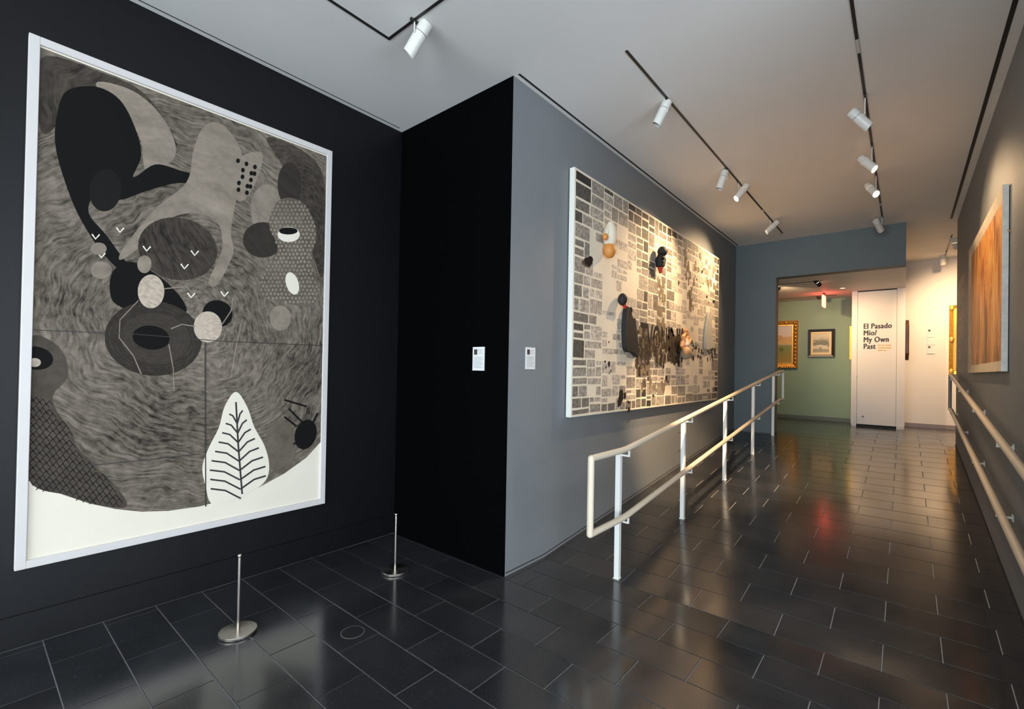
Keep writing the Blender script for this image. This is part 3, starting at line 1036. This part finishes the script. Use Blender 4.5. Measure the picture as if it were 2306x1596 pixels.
for i in range(4):
    ya, yb = CY0 + 0.012 + (YS - CY0 - 0.02) * i / 4, CY0 + 0.012 + (YS - CY0 - 0.02) * (i + 1) / 4
    split(ya, yb, CZ0 + 0.012, CZ1 - 0.012)
for i in range(3):
    ya, yb = YS + 0.01 + (CY1 - YS - 0.02) * i / 3, YS + 0.01 + (CY1 - YS - 0.02) * (i + 1) / 3
    split(ya, yb, CZ0 + 0.012, CZ1 - 0.012)
patches.sort(key=lambda p: p[0])
pu = [None] * 6
for i in range(6):
    mb = MB().box(-0.0002, 0.0016, -0.5, 0.5, -0.5, 0.5)
    me = bpy.data.meshes.new('paper_patch')
    me.from_pydata(mb.v, [], mb.f)
    me.materials.append(PM[i])
    pu[i] = me
restp = {i: MB() for i in range(6)}
cnt = 0
for y0, y1, z0, z1 in patches:
    cy, cz = (y0 + y1) / 2, (z0 + z1) / 2
    u, v = (cy - CY0) / (CY1 - CY0), (cz - CZ0) / (CZ1 - CZ0)
    edge = max(0, 1 - u / 0.1) * 0.55 + max(0, (v - 0.86) / 0.14) * 0.55 + max(0, 1 - v / 0.1) * 0.3 + max(0, (u - 0.94) / 0.06) * 0.7
    edge += 0.5 * math.exp(-((u - 0.36) / 0.06) ** 2) + 0.35 * math.exp(-((u - 0.5) / 0.05) ** 2) * (v > 0.35)
    blank = math.exp(-((u - 0.2) / 0.12) ** 2 - ((v - 0.58) / 0.22) ** 2) * 0.3 + math.exp(-((u - 0.75) / 0.14) ** 2 - ((v - 0.4) / 0.2) ** 2) * 0.28
    q = edge - blank + rnd.uniform(-0.15, 0.3)
    if q < 0.02 and rnd.random() < 0.75:
        continue
    k = 5 - min(5, max(0, int(q * 6.2 + 0.3)))
    g = rnd.uniform(0.006, 0.013)
    w, h = y1 - y0 - 2 * g, z1 - z0 - 2 * g
    if w < 0.015 or h < 0.015:
        continue
    if cnt < 296:
        o = bpy.data.objects.new('paper_patch', pu[k])
        COL.objects.link(o)
        o.parent = col
        o.location = Vector((CX + 0.001, cy, cz)) - col.location
        o.scale = (1, w, h)
        o.rotation_euler = (rnd.uniform(-0.02, 0.02), 0, 0)
        cnt += 1
    else:
        restp[k].box(CX + 0.0008, CX + 0.0026, y0 + g, y1 - g, z0 + g, z1 - g)
RM = MB()
for i in range(6):
    if restp[i].v:
        o = restp[i].build('remaining_patches', PM[i], col)
        o['kind'] = 'stuff'


def cpt(px, py, d=0.0):
    return pix(px, py, 0, CX + d)


def blot(pts, m, lay, name='ink_blot'):
    q = [cpt(*p) for p in pts]
    return MB().prism([(p.y, p.z) for p in q], 0, CX + 0.001, CX + 0.003 + 0.0005 * lay).build(name, m, col)


M_BLOT = ink('collage_wash', (0.028, 0.02, 0.013), (0.11, 0.08, 0.05), cy=5, cz=2, kr=4, contrast=(0.36, 0.62))
M_WASHL = ink('collage_wash_light', (0.1, 0.078, 0.052), (0.32, 0.25, 0.17), cy=5, cz=2, kr=4)
M_CINK = mat('collage_ink', (0.008, 0.006, 0.005), 0.6)


def rough_loop(pts, amp, seed, n=5):
    r2 = random.Random(seed)
    return [(a + r2.uniform(-amp, amp), b_ + r2.uniform(-amp, amp)) for a, b_ in smooth_loop(pts, n)]




def wash(poly, m, n, seed, wr=(1.5, 5), hr_=(6, 22), name='ink_wash'):
    '''streaky wash: many small overlapping vertical strokes'''
    r2 = random.Random(seed)
    xs_, ys_ = [p[0] for p in poly], [p[1] for p in poly]
    mb = MB()
    k = 0
    while k < n:
        c = (r2.uniform(min(xs_), max(xs_)), r2.uniform(min(ys_), max(ys_)))
        if not inside(c, poly):
            continue
        k += 1
        w, h = r2.uniform(*wr) / 2, r2.uniform(*hr_) / 2
        q = [cpt(c[0] + sx_ * w * r2.uniform(0.7, 1.2), c[1] + sy_ * h * r2.uniform(0.7, 1.2)) for sx_, sy_ in ((-1, -1), (1, -1), (1, 1), (-1, 1))]
        mb.prism([(p.y, p.z) for p in q], 0, CX + 0.001, CX + 0.003 + 0.00004 * k)
    o = mb.build(name, m, col)
    o['kind'] = 'stuff'
    return o


w1 = smooth_loop([(1426, 747), (1450, 746), (1462, 757), (1480, 756), (1496, 752), (1496, 822), (1480, 822), (1472, 800), (1462, 800), (1460, 838), (1440, 840), (1430, 830)])
w2_ = smooth_loop([(1502, 754), (1515, 752), (1530, 757), (1530, 808), (1522, 816), (1502, 806)])
wash(w1, M_WASHL, 110, 1)
wash(w1, M_BLOT, 150, 2)
wash(w2_, M_BLOT, 90, 3)
wash([(1474, 640), (1497, 620), (1497, 745), (1480, 740)], M_WASHL, 40, 4)
wash([(1538, 560), (1550, 560), (1562, 700), (1552, 700)], M_WASHL, 22, 5)
wash([(1556, 560), (1610, 600), (1612, 660), (1560, 640)], M_WASHL, 30, 6, hr_=(4, 14))
wash([(1552, 772), (1612, 785), (1612, 810), (1552, 808)], M_CINK, 34, 7, wr=(1, 4), hr_=(3, 12))
wash([(1440, 845), (1500, 850), (1500, 880), (1440, 880)], M_WASHL, 26, 8, hr_=(3, 14))
r3 = random.Random(5)
for i in range(34):
    a, b_ = [(1369, 800, 7, 40), (1410, 905, 6, 25), (1545, 600, 40, 40), (1560, 780, 40, 20), (1480, 870, 30, 25), (1600, 720, 12, 60)][i % 6][:2], None
    s = [(7, 40), (6, 25), (40, 40), (40, 20), (30, 25), (12, 60)][i % 6]
    x, y = a[0] + r3.uniform(-s[0], s[0]), a[1] + r3.uniform(-s[1], s[1])
    rr = r3.uniform(1.2, 4.0)
    blot(rough_loop(ell(x, y, rr * 0.7, rr * r3.uniform(1, 2.2), 0, 6), 0.5, i, 2), M_CINK, 1)
blot(rough_loop([(1396, 878), (1402, 880), (1402, 900), (1394, 915), (1390, 912), (1393, 890)], 0.8, 31), M_CINK, 1)
blot(rough_loop([(1318, 582), (1330, 576), (1334, 590), (1326, 602), (1315, 600), (1310, 588)], 1.5, 32, 3), M_CINK, 1)
# dark lettering across the wash
a0 = cpt(1441, 788)
text_mesh('lettering', 'TVONO', 0.42, M_CINK, col, (CX + 0.0045, a0.y, a0.z), (0, 1, 0), (0, 0, 1), weight=0.008, width=0.62)
a0 = cpt(1502, 792)
text_mesh('lettering', 'INI', 0.42, M_CINK, col, (CX + 0.0045, a0.y, a0.z), (0, 1, 0), (0, 0, 1), weight=0.012, width=0.8)
# small dolls fixed to the surface
M_ORANGE = mat('doll_orange', (0.62, 0.24, 0.045), 0.5)
M_DOLLW = mat('doll_cream_cloth', (0.72, 0.64, 0.5), 0.8, bump=0.2, bscale=30)
M_DOLLB = mat('doll_black_cloth', (0.01, 0.01, 0.011), 0.7, bump=0.2, bscale=30)
M_DOLLR = mat('doll_red', (0.5, 0.05, 0.03), 0.6)
M_HAIR = mat('doll_grey_hair', (0.3, 0.24, 0.16), 0.8, bump=0.4, bscale=60)
M_SKIN = mat('doll_skin', (0.68, 0.33, 0.13), 0.5)


def ctube(pts, radii, d=0.035):
    return MB().tube([cpt(a, b_, d) for a, b_ in pts], radii, 14)


d1 = ctube([(1375, 500), (1375, 512), (1373, 530), (1374, 545), (1376, 556)], [0.02, 0.05, 0.068, 0.06, 0.035], 0.06).build('doll', M_DOLLW, col, True, label='upside down doll in cream dress with orange head')
p = cpt(1373, 563, 0.06)
MB().ball(p, 0.055, 0.062, 0.075).build('head', M_ORANGE, d1, True)
for a in ((1363, 533), (1385, 541)):
    p = cpt(*a, 0.07)
    MB().ball(p, 0.025, 0.026, 0.032).build('hand', M_ORANGE, d1, True)
ctube([(1371, 515), (1366, 525), (1364, 533)], [0.02, 0.02, 0.016], 0.065).build('sleeve', M_DOLLW, d1, True)
ctube([(1379, 518), (1384, 530), (1385, 541)], [0.02, 0.02, 0.016], 0.065).build('sleeve', M_DOLLW, d1, True)
d2 = ctube([(1489, 572), (1488, 585), (1487, 600)], [0.035, 0.06, 0.045], 0.06).build('doll', M_DOLLB, col, True, label='small black doll with red legs')
p = cpt(1492, 566, 0.08)
MB().ball(p, 0.055, 0.06, 0.055).build('head', M_DOLLB, d2, True)
ctube([(1486, 600), (1487, 608), (1488, 615)], [0.03, 0.025, 0.015], 0.05).build('leg', M_DOLLR, d2, True)
ctube([(1490, 578), (1495, 584), (1492, 590)], [0.02, 0.018, 0.015], 0.1).build('arm', M_DOLLB, d2, True)
q = [cpt(*p_) for p_ in smooth_loop([(1404, 690), (1411, 698), (1416, 715), (1422, 718), (1424, 745), (1430, 790), (1427, 804), (1416, 794), (1402, 790), (1398, 760), (1399, 715)], 4)]
d3 = MB().prism([(p_.y, p_.z) for p_ in q], 0, CX + 0.004, CX + 0.05).build('cloak', M_DOLLB, col, True, bevel=0.012, label='black hanging cloak with red collar')
p = cpt(1402, 674, 0.05)
MB().ball(p, 0.045, 0.045, 0.06).build('hood', M_DOLLB, d3, True)
ctube([(1404, 683), (1407, 690), (1409, 695)], [0.022, 0.018, 0.006], 0.055).build('collar', M_DOLLR, d3, True)
ctube([(1419, 692), (1420, 700), (1417, 708)], [0.018, 0.022, 0.012], 0.04).build('glove', M_DOLLB, d3, True)
d4 = ctube([(1543, 764), (1542, 775), (1544, 784)], [0.04, 0.06, 0.03], 0.07).build('doll', M_DOLLW, col, True, label='upside down orange doll with grey hair')
p = cpt(1545, 796, 0.08)
MB().ball(p, 0.07, 0.085, 0.07).build('hair', M_HAIR, d4, True)
p = cpt(1546, 790, 0.12)
MB().ball(p, 0.045, 0.055, 0.05).build('face', M_SKIN, d4, True)
for pts in ([(1540, 768), (1538, 758), (1543, 750), (1541, 742)], [(1545, 768), (1549, 756), (1546, 742)], [(1538, 770), (1536, 778), (1539, 784)], [(1547, 778), (1552, 770), (1555, 764)]):
    ctube(pts, [0.028, 0.026, 0.02, 0.014][:len(pts)], 0.08).build('limb', M_SKIN, d4, True)
blot([(1535, 738), (1539, 742), (1537, 775), (1539, 785), (1536, 815), (1533, 815), (1532, 765)], M_CINK, 2, 'ink_blot')
q = [cpt(*p_) for p_ in smooth_loop([(1590, 705), (1595, 704), (1598, 735), (1600, 765), (1603, 780), (1592, 787), (1583, 784), (1584, 745)], 4)]
MB().prism([(p_.y, p_.z) for p_ in q], 0, CX + 0.004, CX + 0.04).build('white_cloth', mat('doll_white_cloth', (0.5, 0.47, 0.41), 0.85, bump=0.4, bscale=14), col, True, bevel=0.01)


# ------------------------------------------------------------------ labels on the near walls
def wall_label(name, loc, label, ax, c0, c1, z0, z1, plane, m=M_LABEL, cat='label', group=None, lines=9, photo=True, th=0.006):
    """card on a wall; ax 0: wall normal x (card spans y), ax 1: wall normal -y (card spans x)"""
    t = thing(name, loc, label, cat, group)

    def bx(a0, a1, b0, b1, d0, d1):
        if ax == 0:
            return MB().box(plane + d0, plane + d1, a0, a1, b0, b1)
        return MB().box(a0, a1, plane - d1, plane - d0, b0, b1)
    w, h = c1 - c0, z1 - z0
    bx(c0, c1, z0, z1, 0.0, th).build('card', m, t)
    if photo:
        bx(c0 + w * 0.12, c0 + w * 0.4, z1 - h * 0.33, z1 - h * 0.1, th, th + 0.0006).build('portrait_photo', M_INKD, t)
        for i in range(3):
            bx(c0 + w * 0.5, c0 + w * (0.86 - 0.1 * (i % 2)), z1 - h * (0.14 + 0.07 * i), z1 - h * (0.115 + 0.07 * i), th, th + 0.0005).build('text_line', M_INK, t)
    for i in range(lines):
        zt = z1 - h * (0.42 + 0.5 * i / max(1, lines))
        bx(c0 + w * 0.1, c0 + w * (0.86 if i % 4 != 3 else 0.7), zt - h * 0.022, zt, th, th + 0.0005).build('text_line', M_INK, t)
    return t


wall_label('wall_label', (-2.5, B, 1.486), 'small text card with photo on the black return wall', 1, -2.564, -2.441, 1.486, 1.667, B)
wall_label('wall_label', (G, 2.83, 1.503), 'small text card with photo on the grey wall before the collage', 0, 2.777, 2.894, 1.503, 1.67, G)
g3 = 'three stacked cards on the white wall'
for i, (pa, pb, nm) in enumerate(((739.5, 759, 'top'), (759.5, 776.5, 'middle'), (777, 796, 'lowest'))):
    za, zb = pix(2095, pa, 1, BY).z, pix(2095, pb, 1, BY).z
    wall_label('wall_label', (0.36, BY, zb), '%s of the three stacked text cards on the white wall' % nm, 1, 0.307, 0.416, zb, za - 0.004, BY, group=g3, lines=3, photo=(i != 1), th=0.014)
# access plate low on the grey wall behind the rail
ap = thing('access_plate', (G, 5.975, 0.5), 'small grey painted access plate low on the grey wall behind the rail', 'wall plate')
MB().box(G, G + 0.0015, 5.925, 6.03, 0.495, 0.73).build('gap', M_DARK, ap)
MB().box(G, G + 0.003, 5.931, 6.024, 0.501, 0.724).build('plate', M_GREY, ap)

# ------------------------------------------------------------------ paintings
def canvas_mat(name, stops, scale=(1, 1, 1), noise=4.0, dist=1.0, axis='Z', amt=0.5, z0=0.0, z1=1.0):
    """painted canvas: colour bands by height broken up by stretched noise"""
    m = bpy.data.materials.new(name)
    m.use_nodes = True
    nt = m.node_tree
    N, K = nt.nodes.new, nt.links.new
    b = nt.nodes['Principled BSDF']
    b.inputs['Roughness'].default_value = 0.45
    geo = N('ShaderNodeNewGeometry')
    mp = N('ShaderNodeMapping'); mp.inputs['Scale'].default_value = scale
    K(geo.outputs['Position'], mp.inputs['Vector'])
    n = N('ShaderNodeTexNoise'); n.inputs['Scale'].default_value = noise; n.inputs['Detail'].default_value = 6
    n.inputs['Distortion'].default_value = dist
    K(mp.outputs['Vector'], n.inputs['Vector'])
    sx = N('ShaderNodeSeparateXYZ'); K(geo.outputs['Position'], sx.inputs[0])
    mr = N('ShaderNodeMapRange'); mr.inputs['From Min'].default_value = z0; mr.inputs['From Max'].default_value = z1
    K(sx.outputs[axis], mr.inputs['Value'])
    a = N('ShaderNodeMath'); a.operation = 'SUBTRACT'; a.inputs[1].default_value = 0.5; K(n.outputs['Fac'], a.inputs[0])
    s = N('ShaderNodeMath'); s.operation = 'MULTIPLY_ADD'; s.inputs[1].default_value = amt
    K(a.outputs[0], s.inputs[0]); K(mr.outputs['Result'], s.inputs[2])
    cr = N('ShaderNodeValToRGB')
    els = cr.color_ramp.elements
    els[0].position, els[0].color = stops[0][0], (*stops[0][1], 1)
    els[1].position, els[1].color = stops[-1][0], (*stops[-1][1], 1)
    for p, c in stops[1:-1]:
        e = els.new(p); e.color = (*c, 1)
    K(s.outputs[0], cr.inputs['Fac'])
    K(cr.outputs['Color'], b.inputs['Base Color'])
    bp = N('ShaderNodeBump'); bp.inputs['Strength'].default_value = 0.15; bp.inputs['Distance'].default_value = 0.01
    K(n.outputs['Fac'], bp.inputs['Height']); K(bp.outputs['Normal'], b.inputs['Normal'])
    return m


# orange painting on the right wall
M_OFR = mat('whitewashed_wood', (0.6, 0.52, 0.4), 0.6, var=0.12, vscale=14, bump=0.3, bscale=50)
M_OFRW = mat('chipped_white_wood', (0.7, 0.69, 0.62), 0.65, var=0.1, vscale=22, bump=0.5, bscale=40)
OY0, OY1, OZ0, OZ1 = 4.56, 6.74, 1.545, 2.815
OX = R - 0.037
og = thing('framed_painting', (R, 5.65, OZ0), 'orange brown abstract painting in a whitewashed frame on the right wall', 'painting')
ow = 0.085
cv = canvas_mat('orange_canvas', [(0.0, (0.1, 0.04, 0.012)), (0.3, (0.26, 0.08, 0.015)), (0.42, (0.5, 0.18, 0.03)), (0.52, (0.66, 0.34, 0.08)), (0.62, (0.45, 0.15, 0.02)), (0.75, (0.62, 0.27, 0.05)), (1.0, (0.7, 0.45, 0.16))],
                scale=(1, 2.6, 0.5), noise=2.4, dist=1.4, amt=2.3, z0=-1.2, z1=5.0)
MB().box(OX + 0.016, R - 0.004, OY0 + 0.05, OY1 - 0.05, OZ0 + 0.05, OZ1 - 0.05).build('canvas', cv, og)


def mitre_frame(parent, ax, plane_f, plane_b, a0, a1, z0, z1, w, m, inset=0.0, names=('frame_side', 'frame_rail'), mats=None):
    """four mitred bars; ax 0 -> wall normal x, bars span y/z; ax 1 -> wall normal y"""
    bars = [([(a0, z0), (a0 + w, z0 + w), (a0 + w, z1 - w), (a0, z1)], names[0]), ([(a1, z0), (a1, z1), (a1 - w, z1 - w), (a1 - w, z0 + w)], names[0]),
            ([(a0, z1), (a0 + w, z1 - w), (a1 - w, z1 - w), (a1, z1)], names[1]), ([(a0, z0), (a1, z0), (a1 - w, z0 + w), (a0 + w, z0 + w)], names[1])]
    for i, (poly, nm) in enumerate(bars):
        def mk(p, q):
            return (q, p[0], p[1]) if ax == 0 else (p[0], q, p[1])
        n = 4
        pf = list(poly)
        if inset:   # inner edge sinks towards the canvas: sloped moulding
            inner = {0: (1, 2), 1: (2, 3), 2: (1, 2), 3: (2, 3)}[i]
        v, f = [], []
        for k, p in enumerate(pf):
            v.append(mk(p, plane_b))
        for k, p in enumerate(pf):
            q = plane_f
            if inset and k in inner:
                q = plane_f + inset
            v.append(mk(p, q))
        f = [(0, 1, 2, 3), (4, 5, 6, 7)] + [(k, (k + 1) % 4, 4 + (k + 1) % 4, 4 + k) for k in range(4)]
        MB().add(v, f).build(nm, (mats[i] if mats else m), parent, bevel=0.0015)


mitre_frame(og, 0, OX, R - 0.004, OY0, OY1, OZ0, OZ1, ow, M_OFR, inset=0.018, mats=[M_OFRW, M_OFR, M_OFR, M_OFR])
MB().tube([(R - 0.006, OY0 + 0.01, 2.49), (R - 0.014, OY0 - 0.03, 2.5), (R - 0.004, OY0 - 0.045, 2.48), (R - 0.001, OY0 - 0.04, 2.475)], 0.002, 8).build('hanging_wire', M_STEEL, og, True)

# vinyl wall text on the right wall, near its far end
vt = thing('wall_text', (R, 8.15, 1.74), 'pale vinyl wall text in paragraphs at the far end of the right wall', 'wall text')
M_VINYL = mat('pale_vinyl', (0.5, 0.47, 0.43), 0.6)
for za, zb, n, ya, yb in ((2.74, 2.42, 11, 7.75, 8.58), (2.31, 1.95, 10, 7.75, 8.52), (1.84, 1.75, 3, 8.1, 8.5)):
    for i in range(n):
        z = za + (zb - za) * i / max(1, n - 1)
        MB().box(R - 0.0006, R, ya + (0.3 if (i % 5 == 4) else 0.0), yb, z - 0.008, z + 0.006).build('text_line', M_VINYL, vt)

# gilt landscape on the green wall
M_GILT = mat('gilt', (0.52, 0.26, 0.05), 0.38, metal=0.75, var=0.35, vscale=40, bump=0.8, bscale=55)
gl = thing('framed_painting', (-2.2, BY, 1.635), 'landscape with green field in an ornate gilt frame on the green wall', 'painting')
gx0, gx1, gz0, gz1 = -2.95, -1.73, 1.635, 2.635
GF = BY - 0.07
cvg = canvas_mat('field_canvas', [(0.0, (0.3, 0.2, 0.03)), (0.2, (0.2, 0.18, 0.03)), (0.45, (0.17, 0.2, 0.04)), (0.5, (0.4, 0.33, 0.25)), (0.56, (0.6, 0.36, 0.06)), (0.62, (0.45, 0.27, 0.12)),
                                  (0.72, (0.5, 0.33, 0.2)), (0.76, (0.55, 0.48, 0.43)), (1.0, (0.5, 0.46, 0.46))], scale=(1.5, 1, 3), noise=2.5, amt=0.12, z0=1.77, z1=2.5)
MB().box(gx0 + 0.08, gx1 - 0.08, GF + 0.03, BY - 0.004, gz0 + 0.1, gz1 - 0.1).build('canvas', cvg, gl)
for (xa, xb, za, zb) in ((-2.28, -2.02, 2.17, 2.33), (-2.02, -1.9, 2.17, 2.27), (-1.87, -1.85, 2.18, 2.29)):
    MB().box(xa, xb, GF + 0.0285, GF + 0.031, za, zb).build('painted_building', mat('painted_ochre', (0.5, 0.3, 0.11), 0.5, var=0.2, vscale=12), gl)
MB().ball((-2.03, GF + 0.03, 2.03), 0.045, 0.0025, 0.05).build('painted_bush', mat('painted_dark_green', (0.1, 0.11, 0.03), 0.5), gl)
mitre_frame(gl, 1, GF, BY - 0.004, gx0, gx1, gz0, gz1, 0.085, M_GILT, inset=0.03)
mitre_frame(gl, 1, GF + 0.02, BY - 0.03, gx0 + 0.083, gx1 - 0.083, gz0 + 0.083, gz1 - 0.083, 0.022, mat('gilt_bright', (0.75, 0.45, 0.1), 0.4, metal=0.7), names=('slip', 'slip'))
# carved leaves around the frame
for i in range(14):
    x = gx0 + 0.05 + (gx1 - gx0 - 0.1) * i / 13
    for z in (gz0 + 0.012, gz1 - 0.045):
        MB().ball((x, GF + 0.004, z), 0.036, 0.016, 0.026, 10, 6).build('carved_leaf', M_GILT, gl, True)
for i in range(1, 12):
    z = gz0 + 0.03 + (gz1 - gz0 - 0.06) * i / 12
    MB().ball((gx1 - 0.04, GF + 0.004, z), 0.026, 0.016, 0.034, 10, 6).build('carved_leaf', M_GILT, gl, True)

# small river landscape in black frame
bl = thing('framed_picture', (-1.318, BY, 1.863), 'small river landscape in a wide black frame on the green wall', 'painting')
bx0, bx1, bz0, bz1 = -1.548, -1.088, 1.863, 2.432
BF = BY - 0.05
M_EBONY = mat('ebony_frame', (0.012, 0.01, 0.008), 0.35)
mitre_frame(bl, 1, BF, BY - 0.004, bx0, bx1, bz0, bz1, 0.055, M_EBONY, inset=0.015)
MB().box(bx0 + 0.02, bx1 - 0.03, BF - 0.003, BF + 0.01, bz0 + 0.01, bz0 + 0.028).build('gilt_fillet', mat('fillet', (0.3, 0.2, 0.1), 0.4), bl)
mitre_frame(bl, 1, BF + 0.012, BY - 0.006, bx0 + 0.052, bx1 - 0.052, bz0 + 0.052, bz1 - 0.052, 0.04, mat('cream_mount', (0.72, 0.55, 0.28), 0.6), names=('mount', 'mount'))
cvr = canvas_mat('river_canvas', [(0.0, (0.3, 0.26, 0.15)), (0.14, (0.2, 0.18, 0.11)), (0.22, (0.5, 0.43, 0.27)), (0.33, (0.58, 0.5, 0.32)), (0.4, (0.16, 0.15, 0.08)), (0.52, (0.12, 0.12, 0.07)), (0.64, (0.34, 0.3, 0.18)),
                                  (0.8, (0.5, 0.44, 0.28)), (1.0, (0.58, 0.5, 0.32))], scale=(1, 1, 1.4), noise=9, amt=0.5, z0=1.955, z1=2.34)
MB().box(bx0 + 0.09, bx1 - 0.09, BF + 0.02, BY - 0.006, bz0 + 0.09, bz1 - 0.09).build('canvas', cvr, bl)

# paintings seen edge on against the door block
yl = thing('framed_painting', (-0.76, 11.0, 1.84), 'thin yellow gilt frame seen edge on beside the door block', 'painting')
M_YG = mat('yellow_gilt', (0.62, 0.42, 0.06), 0.4, metal=0.4)
MB().box(-0.80, -0.757, 10.72, 11.3, 1.79, 2.42).build('frame', M_YG, yl, bevel=0.006)
MB().box(-0.803, -0.799, 10.78, 11.24, 1.85, 2.36).build('canvas', mat('canvas_dim', (0.2, 0.14, 0.05), 0.6), yl)
oc = thing('octagonal_frame', (0.0, 11.0, 1.79), 'dark wooden octagonal frame seen edge on beside the door', 'frame')
q = [(10.75, 2.39), (10.86, 2.5), (11.14, 2.5), (11.25, 2.39), (11.25, 1.9), (11.14, 1.79), (10.86, 1.79), (10.75, 1.9)]
MB().prism(q, 0, 0.001, 0.05).build('frame', mat('dark_walnut', (0.09, 0.03, 0.012), 0.4, var=0.2), oc, bevel=0.008)
q2 = [(11.0 + (a - 11.0) * 0.7, 2.145 + (b_ - 2.145) * 0.78) for a, b_ in q]
MB().prism(q2, 0, 0.045, 0.054).build('inset', mat('octagon_inset', (0.2, 0.1, 0.04), 0.3), oc)
# gilt frame half hidden by the right wall
gr = thing('framed_painting', (1.0, BY, 1.555), 'gilt framed painting on the white wall half hidden by the right wall', 'painting')
M_GILT2 = mat('gilt_warm', (0.72, 0.4, 0.07), 0.36, metal=0.7, var=0.25, vscale=30, bump=0.4, bscale=60)
mitre_frame(gr, 1, BY - 0.06, BY - 0.004, 0.597, 1.5, 1.555, 2.775, 0.06, M_GILT2, inset=0.02)
mitre_frame(gr, 1, BY - 0.045, BY - 0.006, 0.655, 1.442, 1.613, 2.717, 0.05, mat('gilt_bright', (0.75, 0.45, 0.1), 0.4, metal=0.7), names=('inner_frame', 'inner_frame'))
MB().box(0.7, 1.4, BY - 0.025, BY - 0.008, 1.66, 2.67).build('canvas', mat('canvas_dim2', (0.12, 0.08, 0.04), 0.6), gr)
for z in (1.6, 2.165, 2.73):
    MB().ball((0.632, BY - 0.06, z), 0.034, 0.014, 0.05, 12, 8).build('carved_boss', M_GILT2, gr, True)

for o in bpy.data.objects:
    if '_o' in o:
        del o['_o']
